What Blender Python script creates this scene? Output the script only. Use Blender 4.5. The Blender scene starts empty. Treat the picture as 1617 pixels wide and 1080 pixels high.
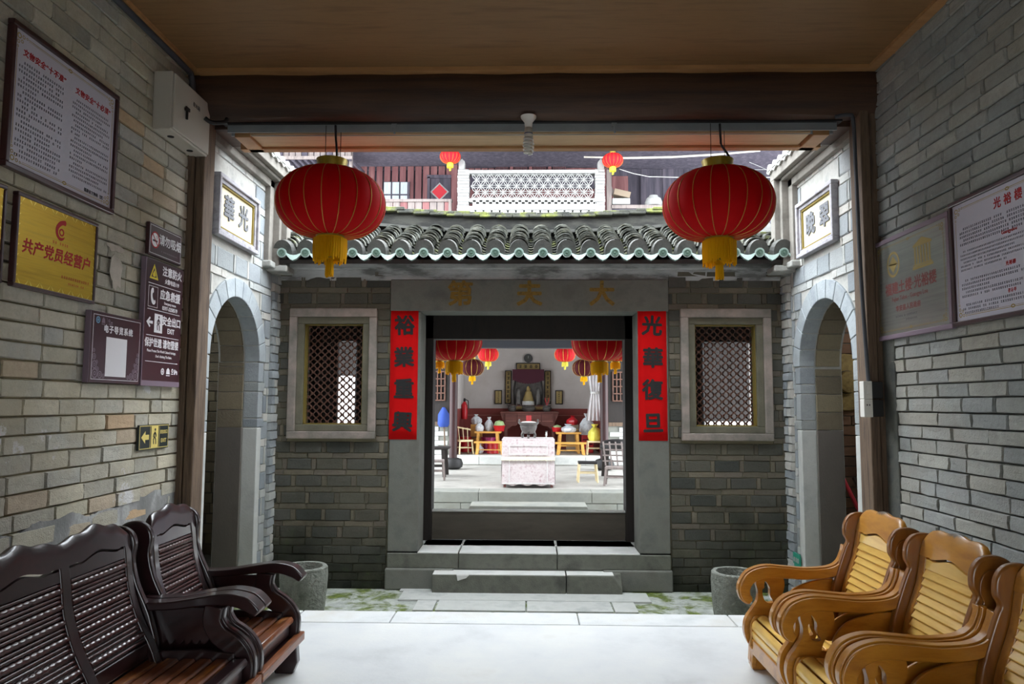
import bpy, bmesh, math, random
from mathutils import Vector, Matrix, Euler
random.seed(7)
R = math.radians
S = bpy.context.scene
COL = S.collection

# ------------------------------------------------------------------ camera
F_PX, EYE = 1155.0, 1.5
PITCH, YAW, ROLL = R(4.80), R(1.32), R(0.25)
cd = bpy.data.cameras.new('camera'); cam = bpy.data.objects.new('camera', cd); COL.objects.link(cam)
_f = Vector((-math.sin(YAW)*math.cos(PITCH), math.cos(YAW)*math.cos(PITCH), math.sin(PITCH)))
_r = Vector((math.cos(YAW), math.sin(YAW), 0)); _u = _r.cross(_f)
_c, _s = math.cos(ROLL), math.sin(ROLL)
_r, _u = _c*_r+_s*_u, -_s*_r+_c*_u
cam.matrix_world = Matrix(((_r.x, _u.x, -_f.x, 0), (_r.y, _u.y, -_f.y, 0), (_r.z, _u.z, -_f.z, EYE), (0, 0, 0, 1)))
cd.sensor_width = 36; cd.lens = 36*F_PX/1617; cd.clip_start = .05; cd.clip_end = 200
S.camera = cam
def P(x, y, Y):
    d = _f*F_PX + _r*(x-808.5) - _u*(y-540)
    return Vector((0, 0, EYE)) + d*(Y/d.y)

# ------------------------------------------------------------------ sky, light, exposure
w = bpy.data.worlds.new('overcast sky'); S.world = w; w.use_nodes = True
nt = w.node_tree; bg = nt.nodes['Background']
# overcast dome: three times as bright overhead as at the horizon
tc = nt.nodes.new('ShaderNodeTexCoord'); sp = nt.nodes.new('ShaderNodeSeparateXYZ'); nt.links.new(tc.outputs['Generated'], sp.inputs[0])
mr = nt.nodes.new('ShaderNodeMapRange'); nt.links.new(sp.outputs[2], mr.inputs[0])
for i, v in zip((1, 2, 3, 4), (0, 1, 4.5, 13.5)): mr.inputs[i].default_value = v
nt.links.new(mr.outputs[0], bg.inputs[1]); bg.inputs[0].default_value = (.88, .94, 1.0, 1)
S.view_settings.view_transform = 'Standard'; S.view_settings.look = 'None'
S.view_settings.gamma = 1; S.view_settings.use_curve_mapping = False
S.view_settings.exposure = 0.5

# ------------------------------------------------------------------ helpers
def lin(h):
    if isinstance(h, str):
        h = h.lstrip('#'); h = [int(h[i:i+2], 16)/255 for i in (0, 2, 4)]
    return tuple((c/12.92 if c <= .04045 else ((c+.055)/1.055)**2.4) for c in h)+(1,)

class NT:
    """small helper to lay out shader nodes"""
    def __init__(s, name):
        s.m = bpy.data.materials.new(name); s.m.use_nodes = True
        s.t = s.m.node_tree; s.b = s.t.nodes['Principled BSDF']
    def n(s, typ, ins=None, **kw):
        nd = s.t.nodes.new('ShaderNode'+typ)
        for k, v in kw.items(): setattr(nd, k, v)
        for k, v in (ins or {}).items(): s.set(nd, k, v)
        return nd
    def set(s, nd, k, v):
        if isinstance(v, bpy.types.NodeSocket): s.t.links.new(v, nd.inputs[k])
        else: nd.inputs[k].default_value = v
    def ramp(s, fac, stops, interp='LINEAR'):
        nd = s.n('ValToRGB'); nd.color_ramp.interpolation = interp
        e = nd.color_ramp.elements
        while len(e) < len(stops): e.new(.5)
        for i, (p, c) in enumerate(stops):
            e[i].position = p; e[i].color = c if not isinstance(c, str) else lin(c)
        s.t.links.new(fac, nd.inputs[0]); return nd.outputs[0]
    def mix(s, fac, a, b, mode='MIX'):
        nd = s.n('Mix', data_type='RGBA', blend_type=mode)
        s.set(nd, 0, fac); s.set(nd, 6, a); s.set(nd, 7, b); return nd.outputs[2]
    def math(s, op, a, b=0., clamp=False):
        nd = s.n('Math', operation=op, use_clamp=clamp); s.set(nd, 0, a); s.set(nd, 1, b); return nd.outputs[0]
    def noise(s, vec, scale, detail=5., rough=.6, dist=0.):
        return s.n('TexNoise', {'Vector': vec, 'Scale': scale, 'Detail': detail, 'Roughness': rough, 'Distortion': dist}).outputs[0]
    def coords(s, world=False, stretch=(1, 1, 1)):
        v = s.n('NewGeometry').outputs['Position'] if world else s.n('TexCoord').outputs['Object']
        if not world:
            r = s.n('ObjectInfo').outputs['Random']
            o = s.n('VectorMath', {0: v, 1: s.n('CombineXYZ', {0: s.math('MULTIPLY', r, 31.7), 1: s.math('MULTIPLY', r, 57.1), 2: s.math('MULTIPLY', r, 17.3)}).outputs[0]}, operation='ADD').outputs[0]
        else: o = v
        if stretch != (1, 1, 1):
            o = s.n('Mapping', {'Vector': o, 'Scale': stretch}).outputs[0]
        return o
    def rnd(s):
        a = s.n('ObjectInfo').outputs['Random']; b = s.n('NewGeometry').outputs['Random Per Island']
        return s.math('FRACT', s.math('ADD', a, b))
    def bump(s, h, strength=.3, dist=.01):
        s.t.links.new(s.n('Bump', {'Height': h, 'Strength': strength, 'Distance': dist}).outputs[0], s.b.inputs['Normal'])

def mat(name, stops, scale=8., rough=.7, bump=.15, bscale=None, metal=0., rnd=0., stretch=(1, 1, 1), world=False, detail=6., coat=0., spec=.5, dist=0., bdist=.01):
    """noise driven colour ramp, per-object value change, fine relief"""
    t = NT(name); v = t.coords(world, stretch)
    if isinstance(stops, str): stops = [(0, stops), (1, stops)]
    if len(stops) > 1 and not isinstance(stops[0], tuple): stops = [(.32+.36*i/(len(stops)-1), c) for i, c in enumerate(stops)]
    f = t.noise(v, scale, detail, .62, dist); c = t.ramp(f, stops)
    if rnd:
        k = t.math('ADD', t.math('MULTIPLY', t.rnd(), 2*rnd), 1-rnd)
        c = t.mix(1., c, t.n('CombineColor', {0: k, 1: k, 2: k}).outputs[0], 'MULTIPLY')
    t.set(t.b, 'Base Color', c); t.b.inputs['Roughness'].default_value = rough
    t.b.inputs['Metallic'].default_value = metal; t.b.inputs['Coat Weight'].default_value = coat
    t.b.inputs['Coat Roughness'].default_value = .12; t.b.inputs['Specular IOR Level'].default_value = spec
    if bump: t.bump(t.noise(v, bscale or scale*5, 4., .6), bump, bdist)
    return t.m

class MB:
    """collects shapes and links them as ONE mesh object"""
    def __init__(s): s.v = []; s.f = []
    def add(s, vs, fs, M=None):
        o = len(s.v)
        s.v += [tuple(M @ Vector(p)) if M else tuple(p) for p in vs]
        s.f += [tuple(i+o for i in f) for f in fs]; return s
    def box(s, a, b, M=None):
        (x0, y0, z0), (x1, y1, z1) = a, b
        return s.add([(x0,y0,z0),(x1,y0,z0),(x1,y1,z0),(x0,y1,z0),(x0,y0,z1),(x1,y0,z1),(x1,y1,z1),(x0,y1,z1)],
                     [(0,3,2,1),(4,5,6,7),(0,1,5,4),(1,2,6,5),(2,3,7,6),(3,0,4,7)], M)
    def lathe(s, prof, n=24, M=None, cap=True, wob=None):
        vs = []; fs = []; m = len(prof)
        for i in range(n):
            a = 2*math.pi*i/n
            for j, (r, z) in enumerate(prof):
                k = wob(a, z) if wob else 1
                vs.append((r*k*math.cos(a), r*k*math.sin(a), z))
        for i in range(n):
            for j in range(m-1):
                a, b = i*m+j, ((i+1) % n)*m+j
                fs.append((a, b, b+1, a+1))
        if cap:
            if prof[0][0] > 1e-5: fs.append(tuple((n-1-i)*m for i in range(n)))
            if prof[-1][0] > 1e-5: fs.append(tuple(i*m+m-1 for i in range(n)))
        return s.add(vs, fs, M)
    def tube(s, pts, r, n=8, M=None, cap=True):
        pts = [Vector(p) for p in pts]; vs = []; fs = []; rs = r if isinstance(r, (list, tuple)) else [r]*len(pts)
        up = Vector((0, 0, 1))
        for i, p in enumerate(pts):
            t = (pts[min(i+1, len(pts)-1)]-pts[max(i-1, 0)]).normalized()
            a = t.cross(up if abs(t.z) < .95 else Vector((0, 1, 0))).normalized(); b = a.cross(t)
            for k in range(n):
                q = 2*math.pi*k/n; vs.append(p+(a*math.cos(q)+b*math.sin(q))*rs[i])
        for i in range(len(pts)-1):
            for k in range(n):
                a, b = i*n+k, i*n+(k+1) % n
                fs.append((a, b, b+n, a+n))
        if cap: fs += [tuple(range(n))[::-1], tuple((len(pts)-1)*n+k for k in range(n))]
        return s.add(vs, fs, M)
    def prism(s, pts, t0, t1, axis='y', M=None):
        """outline extruded along an axis; axis y: pts are (x,z); x: (y,z); z: (x,y)"""
        n = len(pts)
        g = {'y': lambda a, b, t: (a, t, b), 'x': lambda a, b, t: (t, a, b), 'z': lambda a, b, t: (a, b, t)}[axis]
        vs = [g(a, b, t0) for a, b in pts]+[g(a, b, t1) for a, b in pts]
        fs = [tuple(range(n)), tuple(range(2*n-1, n-1, -1))]+[(i, i+n, (i+1) % n+n, (i+1) % n) for i in range(n)]
        return s.add(vs, fs, M)
    def mesh(s, name):
        me = bpy.data.meshes.new(name); me.from_pydata(s.v, [], s.f)
        bm = bmesh.new(); bm.from_mesh(me); bmesh.ops.recalc_face_normals(bm, faces=bm.faces); bm.to_mesh(me); bm.free()
        return me
    def build(s, name, m, parent=None, smooth=False, bevel=0, seg=2, loc=None, angle=None):
        me = s.mesh(name); me.materials.append(m)
        if smooth or angle:
            for p in me.polygons: p.use_smooth = True
            if angle or smooth != 'all': me.set_sharp_from_angle(angle=R(angle or 40))
        o = put(name, me, parent)
        if loc: o.location = loc
        if bevel:
            b = o.modifiers.new('bevel', 'BEVEL'); b.width = bevel; b.segments = seg; b.limit_method = 'ANGLE'; b.angle_limit = R(35)
        return o

def put(name, me, parent=None, loc=None, rot=None, scale=None):
    o = bpy.data.objects.new(name, me); COL.objects.link(o)
    if parent: o.parent = parent
    if loc is not None: o.location = loc
    if rot is not None: o.rotation_euler = rot
    if scale is not None: o.scale = scale
    return o
def tag(o, label=None, cat=None, group=None, kind=None):
    for k, v in (('label', label), ('category', cat), ('group', group), ('kind', kind)):
        if v: o[k] = v
    return o
def thing(name, label, cat, loc=(0, 0, 0), rz=0, group=None, rot=None):
    o = put(name, None, None, loc, rot or (0, 0, rz)); o.empty_display_size = .1
    return tag(o, label, cat, group)
def struct(o, label, cat): return tag(o, label, cat, None, 'structure')
def copy_tree(o, parent=None):
    c = o.copy(); COL.objects.link(c)
    if parent: c.parent = parent
    for ch in list(o.children): copy_tree(ch, c)
    return c
def spline(pts, n=6, closed=False):
    """Catmull-Rom through the points"""
    pts = [Vector(p) for p in pts]; N = len(pts); out = []
    for i in range(N if closed else N-1):
        g = (lambda k: pts[k % N]) if closed else (lambda k: pts[max(0, min(N-1, k))])
        a, b, c, d = g(i-1), g(i), g(i+1), g(i+2)
        for k in range(n):
            t = k/n
            out.append(.5*((2*b)+(c-a)*t+(2*a-5*b+4*c-d)*t*t+(3*b-a-3*c+d)*t**3))
    if not closed: out.append(pts[-1])
    return out
def ribbon(center, thick):
    """outline of a band of changing thickness along a 2-D centre line"""
    L = []; Rr = []
    for i, p in enumerate(center):
        t = (center[min(i+1, len(center)-1)]-center[max(i-1, 0)]).normalized(); nrm = Vector((-t.y, t.x))
        k = i/(len(center)-1)*(len(thick)-1); j = min(int(k), len(thick)-2); h = thick[j]+(thick[j+1]-thick[j])*(k-j)
        L.append(p+nrm*h/2); Rr.append(p-nrm*h/2)
    return [tuple(q) for q in L+Rr[::-1]]
def text(name, s, size, m, parent, loc=(0, 0, 0), depth=.001, align='CENTER', sx=1., bold=0., spacing=1., shear=0., rot=(R(90), 0, 0)):
    """flat lettering as a mesh, facing local -Y"""
    cu = bpy.data.curves.new(name, 'FONT'); cu.body = s; cu.size = size; cu.align_x = align; cu.align_y = 'CENTER'
    cu.extrude = depth; cu.space_character = spacing; cu.shear = shear; cu.resolution_u = 2
    o = bpy.data.objects.new('tmp_text', cu); COL.objects.link(o)
    dg = bpy.context.evaluated_depsgraph_get(); me = bpy.data.meshes.new_from_object(o.evaluated_get(dg))
    bpy.data.objects.remove(o); bpy.data.curves.remove(cu)
    if bold:      # heavier strokes: the same outlines laid side by side
        mb = MB(); V = [tuple(v.co) for v in me.vertices]; Fc = [tuple(p.vertices) for p in me.polygons]
        for k, (dx, dy) in enumerate(((0, 0), (1, 0), (-1, 0), (0, 1), (0, -1), (.7, .7), (-.7, .7), (.7, -.7), (-.7, -.7))): mb.add([(x+dx*bold, y+dy*bold, z+k*2e-5) for x, y, z in V], Fc)
        me2 = bpy.data.meshes.new(name); me2.from_pydata(mb.v, [], mb.f); bpy.data.meshes.remove(me); me = me2
    me.materials.clear(); me.materials.append(m)
    t = put(name, me, parent, loc, rot, (sx, 1, 1)); return t
# ------------------------------------------------------------------ materials
def brick_mat(name, palette, rough=.85, scuff=None, moss=None, bump=.5, var=.35, smear=None):
    t = NT(name); v = t.coords(); wv = t.coords(True)
    c = t.ramp(t.rnd(), palette)
    f = t.math('ADD', t.math('MULTIPLY', t.noise(wv, 9., 7., .68), .6), t.math('MULTIPLY', t.noise(wv, 45., 5., .7), .4)); k = t.math('ADD', t.math('MULTIPLY', f, 2.4*var), 1-1.15*var)
    c = t.mix(1., c, t.n('CombineColor', {0: k, 1: k, 2: k}).outputs[0], 'MULTIPLY')
    if smear:      # broad patches of another tint, as old mortar wash leaves
        c = t.mix(t.ramp(t.noise(wv, 1.7, 5.), [(.48, (0, 0, 0, 1)), (.66, (1, 1, 1, 1))]), c, t.mix(.55, c, lin(smear)))
    if scuff:      # flaked whitewash
        s = t.math('MULTIPLY', t.ramp(t.noise(wv, 2.1, 8., .7), [(scuff, (0, 0, 0, 1)), (scuff+.025, (1, 1, 1, 1))]), .85)
        c = t.mix(s, c, lin('#c9c8c8'))
    if moss:       # damp growth that climbs from the ground
        z = t.n('SeparateXYZ', {0: wv}).outputs[2]
        g = t.math('ADD', t.math('MULTIPLY', t.math('SUBTRACT', moss, z), 1.1), t.math('MULTIPLY', t.math('SUBTRACT', t.noise(wv, 2.2, 6.), .5), 2.2), True)
        mc = t.ramp(t.noise(wv, 5., 5.), [(.35, '#15170f'), (.6, '#23281a'), (.72, '#3b4a22')])
        c = t.mix(t.math('MULTIPLY', g, .93), c, mc)
    t.set(t.b, 'Base Color', c); t.b.inputs['Roughness'].default_value = rough
    t.b.inputs['Specular IOR Level'].default_value = .3
    t.bump(t.math('ADD', t.noise(wv, 30., 5., .65), t.math('MULTIPLY', t.noise(wv, 120., 3.), .4)), bump, .012)
    return t.m
def pal(*c): return [(i/(len(c)-1) if len(c) > 1 else 0, x) for i, x in enumerate(c)]
M = {}
M['brick_left'] = brick_mat('grey_brown_brick', pal('#a29f94', '#b2ac9c', '#8f8d84', '#bdb6a3', '#9b988d', '#c2baa5', '#a4a49e', '#b4ae99', '#a8a59a', '#b89b79'), scuff=.63, smear='#b0a68c', var=.5)
M['brick_right'] = brick_mat('blue_grey_brick', pal('#8f9291', '#9a9c98', '#838786', '#a2a29a', '#8b8e8c', '#979993', '#9f9c91', '#898d8c'), scuff=.68, smear='#928d83', var=.45)
M['brick_far'] = brick_mat('dark_grey_brick', pal('#4c4c44', '#595851', '#434540', '#605d50', '#51514b', '#565348'), moss=.52, var=.3)
M['brick_far_thin'] = brick_mat('tan_grey_brick', pal('#6a6455', '#5f5b4e', '#756d5e', '#59554a', '#70685d'), moss=.52, var=.3)
M['brick_arch'] = brick_mat('pale_blue_grey_brick', pal('#90969a', '#9ba0a1', '#82898e', '#a5a8a6', '#8a9195', '#969a98'), moss=-.05, var=.25)
M['brick_arch_thin'] = brick_mat('whitish_grey_brick', pal('#b4b5b0', '#a5a8a6', '#bdbab2', '#abaca8'), moss=-.05, var=.22)
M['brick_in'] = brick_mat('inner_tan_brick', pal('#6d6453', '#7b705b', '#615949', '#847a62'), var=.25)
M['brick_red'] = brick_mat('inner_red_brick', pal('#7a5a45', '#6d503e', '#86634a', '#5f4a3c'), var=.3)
M['mortar_left'] = mat('yellow_grey_mortar', ['#6a6350', '#8b8162', '#767262'], 5, .95, .4, 60, world=True)
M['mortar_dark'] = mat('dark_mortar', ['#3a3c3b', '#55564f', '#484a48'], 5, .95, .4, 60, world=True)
M['mortar_pale'] = mat('pale_lime_mortar', ['#989995', '#b2b1ab', '#a2a19a'], 6, .95, .3, 60, world=True)
M['mortar_far'] = brick_mat('far_mortar', pal('#7d765f', '#7d765f'), moss=.52, var=.2)
M['stone'] = mat('grey_granite', ['#6c6e69', '#7d7e76', '#74736a'], 3, .8, .25, 90, world=True)
M['stone_pale'] = mat('pale_stone', ['#a9aca9', '#c0c1bc', '#b4b5b0'], 3, .8, .2, 70, world=True)
M['stone_step'] = mat('step_granite', ['#9fa29e', '#b6b8b3', '#abada8'], 4, .8, .25, 90, world=True)
M['jamb'] = mat('dark_jamb_stone', ['#62645f', '#74756d', '#6a6962'], 4, .8, .3, 110, world=True)
M['concrete'] = mat('swept_concrete_floor', [(.25, '#b6b8b8'), (.45, '#c8caca'), (.62, '#d0d1ce'), (.8, '#c2c0ba')], 1.6, .62, .12, 40, world=True, detail=9)
M['kerb'] = mat('kerb_granite', ['#b9bcbc', '#c9cbca', '#c2c1bb'], 2.5, .7, .2, 80, world=True)
M['plaster'] = mat('stained_plaster', [(.30, '#5f5f5c'), (.43, '#7c7c79'), (.5, '#b0b0ae'), (.62, '#cbcbc9')], 2.6, .9, .3, 40, world=True, stretch=(.6, 1, 2.2), detail=8)
M['white_wall'] = mat('off_white_limewash', [(.2, '#b9b2ac'), (.6, '#c9c3bf')], 2, .9, .1, 30, world=True)
M['dado'] = mat('dull_red_dado', ['#8a423c', '#7a3833'], 2, .8, .1, 30, world=True)
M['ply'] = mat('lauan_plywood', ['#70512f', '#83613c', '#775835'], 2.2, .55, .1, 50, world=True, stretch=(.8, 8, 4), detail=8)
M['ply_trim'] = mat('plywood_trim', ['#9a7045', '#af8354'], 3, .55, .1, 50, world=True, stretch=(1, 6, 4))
M['beam'] = mat('old_dark_beam', ['#2b1c12', '#4a3120', '#382417', '#241811'], 1.6, .6, .3, 30, world=True, stretch=(.35, 3, 7), detail=8)
M['post'] = mat('weathered_post', ['#4d3d31', '#6e5b49', '#41332a'], 3, .8, .4, 30, world=True, stretch=(9, 9, .7), detail=8)
M['darkwood'] = mat('black_brown_wood', ['#0f0b08', '#1f1610', '#140e0a'], 3, .65, .2, 40, world=True, stretch=(6, 6, .8))
M['threshold'] = mat('threshold_wood', ['#4c463d', '#5c554a'], 3, .75, .2, 60, world=True, stretch=(.8, 4, 4))
M['redcol'] = mat('dark_red_lacquer', ['#26090a', '#330d0d'], 3, .5, .05, 40)
M['blackstone'] = mat('sooty_stone', ['#121111', '#1c1a1a'], 6, .6, .2, 50)
M['tile'] = mat('grey_roof_tile', [(.32, '#383a36'), (.48, '#50524c'), (.6, '#63635b'), (.7, '#555a38')], 7, .9, .4, 60, world=True, rnd=.3)
M['tile_moss'] = mat('mossy_roof_tile', [(.35, '#30312d'), (.5, '#45463c'), (.58, '#5d6236'), (.68, '#70763a')], 6, .95, .6, 70, world=True)
M['glaze'] = mat('pale_green_glaze', ['#93aba3', '#aabfb8', '#9eb4ad'], 12, .35, .1, 60, world=True)
M['glaze_dark'] = mat('dull_green_glaze', ['#4c6659', '#688577'], 30, .5, .3, 90, world=True)
def mossy_ground():
    t = NT('mossy_court_ground'); v = t.coords(True)
    c = t.ramp(t.noise(v, 14., 6.), [(.3, '#8d918a'), (.6, '#aeb2ab'), (.75, '#c2c4be')])
    g = t.ramp(t.noise(v, 20., 5.), [(.3, '#39431c'), (.55, '#5d6c25'), (.7, '#7d8a3a')])
    k = t.ramp(t.noise(v, 3.4, 7., .68, .4), [(.46, (0, 0, 0, 1)), (.57, (1, 1, 1, 1))])
    t.set(t.b, 'Base Color', t.mix(k, c, g)); t.b.inputs['Roughness'].default_value = .8
    t.bump(t.noise(v, 40., 6.), .5, .01); return t.m
M['court_ground'] = mossy_ground()
M['grey_box'] = mat('beige_enamel', '#b8b2a6', 5, .45, .02)
M['steel'] = mat('grey_steel', ['#8b9294', '#9aa0a1'], 4, .45, .05, metal=.4)
M['pvc_dark'] = mat('dark_conduit', '#3d4046', 5, .5, 0)
M['black'] = mat('black_rubber', '#141414', 5, .55, 0)
M['white_pl'] = mat('white_plastic', '#dcdad2', 5, .4, 0)

# ------------------------------------------------------------------ bricks
def brick_mesh(seed):
    rg = random.Random(seed); j = lambda a: rg.uniform(-a, a)
    base = [(-.5,-.5),(0,-.5),(.5,-.5),(.5,0),(.5,.5),(0,.5),(-.5,.5),(-.5,0)]
    ring = [(x+j(.012), z+j(.03)) for x, z in base]
    vs = [(x, 0, z) for x, z in base]+[(x, -.62+j(.1), z) for x, z in ring]
    vs += [(x*.965+j(.008), -1+j(.14), z*.90+j(.02)) for x, z in ring]
    vs.append((j(.1), -1+j(.12), j(.1)))
    fs = []
    for r in (0, 8):
        for i in range(8): a, b = r+i, r+(i+1) % 8; fs.append((a, b, b+8, a+8))
    for i in range(8): fs.append((16+i, 16+(i+1) % 8, 24))
    b = MB().add(vs, fs); me = b.mesh('brick_shape'); return me
BR = [brick_mesh(i) for i in range(8)]
_bm_cache = {}
def brick_for(k, m):
    key = (k, m.name)
    if key not in _bm_cache:
        c = BR[k].copy(); c.materials.append(m); _bm_cache[key] = c
    return _bm_cache[key]
def proj(p):
    d = Vector(p)-Vector((0, 0, EYE)); z = d.dot(_f)
    if z < .1: return None
    return 808.5+F_PX*d.dot(_r)/z, 540-F_PX*d.dot(_u)/z, z
class Wall:
    """lays bricks on a wall: the 300 that show largest become objects, the rest one stuff part"""
    def __init__(s, parent, origin, rz, name='brick'):
        s.parent = parent; s.T = Matrix.Translation(origin) @ Matrix.Rotation(rz, 4, 'Z'); s.rz = rz; s.q = []; s.name = name
    def brick(s, u0, u1, z0, z1, m, depth=.022, gap=.006, rot=0):
        if u1-u0 < .02 or z1-z0 < .012: return
        s.q.append(((u0+u1)/2, (z0+z1)/2, u1-u0-gap, z1-z0-gap, m, depth*random.uniform(.75, 1.25), rot))
    def finish(s, limit=300):
        sc = []
        for b in s.q:
            c = s.T @ Vector((b[0], 0, b[1])); p = proj(c)
            a = b[2]*b[3]/p[2]**2 if p and -60 < p[0] < 1680 and -60 < p[1] < 1140 else 0
            sc.append(a)
        order = sorted(range(len(s.q)), key=lambda i: -sc[i]); ids = set(i for i in order[:limit] if sc[i] > 0)
        rest = {}
        for i, (u, z, L, h, m, d, rot) in enumerate(s.q):
            k = random.randrange(8)
            T = s.T @ Matrix.Translation((u, 0, z)) @ Matrix.Rotation(rot, 4, 'Y') @ Matrix.Diagonal((L, d, h, 1))
            if i in ids:
                o = put(s.name, brick_for(k, m), s.parent); o.matrix_world = T
            else:
                mb = rest.setdefault(m.name, (MB(), m))[0]
                me = BR[k]; mb.add([v.co for v in me.vertices], [tuple(p.vertices) for p in me.polygons], T)
        for mb, m in rest.values():
            tag(mb.build('brick_rest', m, s.parent), kind='stuff')
def rows_running(W, u0, u1, z0, z1, L, h, m, clip=None, depth=.022, jit=.12, gap=.006):
    z = z0; r = 0
    while z < z1-.02:
        hh = min(h*random.uniform(.94, 1.06), z1-z); u = u0-(L*(.5 if r % 2 else 0)+random.uniform(0, .15)*L)
        while u < u1:
            l = L*random.uniform(1-jit, 1+jit)*(.5 if random.random() < .08 else 1); a, b = max(u, u0), min(u+l, u1)
            for q0, q1 in (clip(a, b, z, z+hh) if clip else [(a, b)]): W.brick(q0, q1, z, z+hh, m, depth, gap, random.uniform(-.006, .006))
            u += l
        z += hh; r += 1
def cut_rect(*rects):
    def f(a, b, z0, z1):
        segs = [(a, b)]
        for (x0, x1, y0, y1) in rects:
            if z1 <= y0+.01 or z0 >= y1-.01: continue
            out = []
            for s0, s1 in segs:
                if s1 <= x0 or s0 >= x1: out.append((s0, s1)); continue
                if s0 < x0: out.append((s0, x0))
                if s1 > x1: out.append((x1, s1))
            segs = out
        return segs
    return f

# ------------------------------------------------------------------ the entrance hall
XW = 2.52
fl = struct(MB().box((-2.8, -3.0, -.5), (2.8, 5.12, 0)).build('floor', M['concrete']), 'smooth pale concrete floor of the entrance hall between the rows of chairs', 'floor')
xs = [-2.44, -1.62, -.95, .35, 1.42, 2.44]
for a, b in zip(xs, xs[1:]): MB().box((a+.003, 5.122, -.3), (b-.003, 5.40, .004)).build('kerb_stone', M['kerb'], fl, bevel=.008)
MB().box((-2.8, 5.12, -.5), (2.8, 5.385, -.02)).build('kerb_bed', M['stone'], fl)

wl = struct(MB().box((-2.85, -1.4, 0), (-XW, 5.2, 4.02)).build('wall_left', M['mortar_left']), 'long grey and tan brick wall behind the dark carved settee', 'wall')
W = Wall(wl, (-XW, 0, 0), R(90)); rows_running(W, -1.4, 5.2, 0, 3.95, .30, .094, M['brick_left'], depth=.02, gap=.009); W.finish()
wr = struct(MB().box((XW, -1.4, 0), (2.85, 5.2, 4.02)).build('wall_right', M['mortar_dark']), 'long blue grey brick wall behind the honey coloured armchairs', 'wall')
W = Wall(wr, (XW, 0, 0), R(-90)); rows_running(W, -5.2, 1.4, 0, 3.95, .322, .086, M['brick_right'], depth=.022, gap=.009); W.finish()
# grey render at the foot of the left wall and beside the right post
bm_ = MB()
top_ = [(2.2+i*.0205, .87+.015*math.sin(i*.17)+.012*math.sin(i*.43+1)+.006*random.random()+.07*max(0, i-120)/26) for i in range(147)]
bm_.prism([(2.2, 0), (5.193, 0)]+top_[::-1], -XW-.01, -XW+.019, 'x')
tag(bm_.build('render_patch', M.setdefault('foot_render', mat('grey_foot_render', [(.3, '#6b6b69'), (.5, '#838381'), (.6, '#a9a9a7'), (.7, '#7a7a78')], 3.5, .9, .4, 50, world=True, stretch=(1, 1, .7), detail=8)), wl), 'smeared grey render along the foot of the wall')
MB().box((XW-.03, 5.03, .0), (XW+.02, 5.2, 2.0)).build('render_patch', M['mortar_dark'], wr, bevel=.01)

# ceiling of plywood sheets with cover strips
ce = struct(MB().box((-2.85, -1.4, 3.95), (2.85, 5.34, 4.05)).build('ceiling', M['ply_trim']), 'brown plywood ceiling over the entrance hall', 'ceiling')
for x0, x1 in ((-2.44, 2.44),):
    for y0, y1 in ((-1.3, 1.2), (1.206, 5.13)):
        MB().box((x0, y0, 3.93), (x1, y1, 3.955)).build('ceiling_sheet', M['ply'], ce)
for s in (-1, 1): MB().box((s*2.43, -1.3, 3.905), (s*2.52, 5.2, 3.95)).build('cover_strip', M['ply_trim'], ce)
MB().box((-2.43, 5.1, 3.90), (2.43, 5.2, 3.95)).build('cover_strip', M['ply_trim'], ce)

# the great cross beam: a rough log with faceted belly
pts = [(5.16, 3.90), (5.145, 3.84), (5.14, 3.72), (5.165, 3.64), (5.20, 3.60), (5.30, 3.585), (5.36, 3.62), (5.39, 3.72), (5.38, 3.93), (5.2, 3.94)]
b = MB(); n = 26; N = len(pts)
for i in range(n+1):
    x = -2.6+5.2*i/n; b.v += [(x, y+.008*math.sin(i*1.7+j), z+.006*math.sin(i*.9+2*j)) for j, (y, z) in enumerate(pts)]
for i in range(n):
    for j in range(N): b.f.append((i*N+j, i*N+(j+1) % N, (i+1)*N+(j+1) % N, (i+1)*N+j))
b.f += [tuple(range(N)), tuple(n*N+k for k in range(N))]
struct(b.build('beam', M['beam'], smooth=True), 'thick dark timber beam across the front of the hall', 'beam')

# corner posts, each of two weathered planks
for s, lab in ((-1, 'weathered brown timber post at the end of the tan brick wall'), (1, 'weathered brown timber post carrying the light switches')):
    p = struct(thing('post', lab, 'post', (s*2.455, 5.27, 0)), lab, 'post')
    MB().box((-.07, -.085, 0), (-.004, .1, 3.72)).build('post_plank', M['post'], p, bevel=.008)
    MB().box((.002, -.075, 0), (.07, .1, 3.72)).build('post_plank', M['post'], p, bevel=.008)
    MB().box((-.05, .1, -.02), (.05, .13, 3.6)).build('mortar_fillet', M['mortar_pale'], p)

# soffit beyond the beam, its frame and the steel channel
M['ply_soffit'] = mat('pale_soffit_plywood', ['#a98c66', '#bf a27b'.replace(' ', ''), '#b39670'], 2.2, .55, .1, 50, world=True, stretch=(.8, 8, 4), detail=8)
so = struct(thing('soffit', 'pale plywood soffit of the eave beyond the beam', 'soffit', (0, 0, 0)), 'pale plywood soffit of the eave beyond the beam', 'soffit')
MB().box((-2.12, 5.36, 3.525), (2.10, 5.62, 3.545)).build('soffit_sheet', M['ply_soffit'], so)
MB().box((-2.3, 5.625, 3.505), (2.28, 5.70, 3.56)).build('soffit_trim', M['ply_trim'], so, bevel=.006)
for s in (-1, 1): MB().box((s*2.12, 5.36, 3.505), (s*2.24, 5.70, 3.56)).build('soffit_trim', M['ply_trim'], so, bevel=.006)
MB().box((-2.6, 5.34, 3.56), (2.6, 5.72, 3.95)).build('eave_board', M['beam'], so)
ch = struct(thing('steel_channel', 'grey steel channel fixed under the timber beam', 'rail', (0, 5.33, 3.55)), 'grey steel channel fixed under the timber beam', 'rail')
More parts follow.
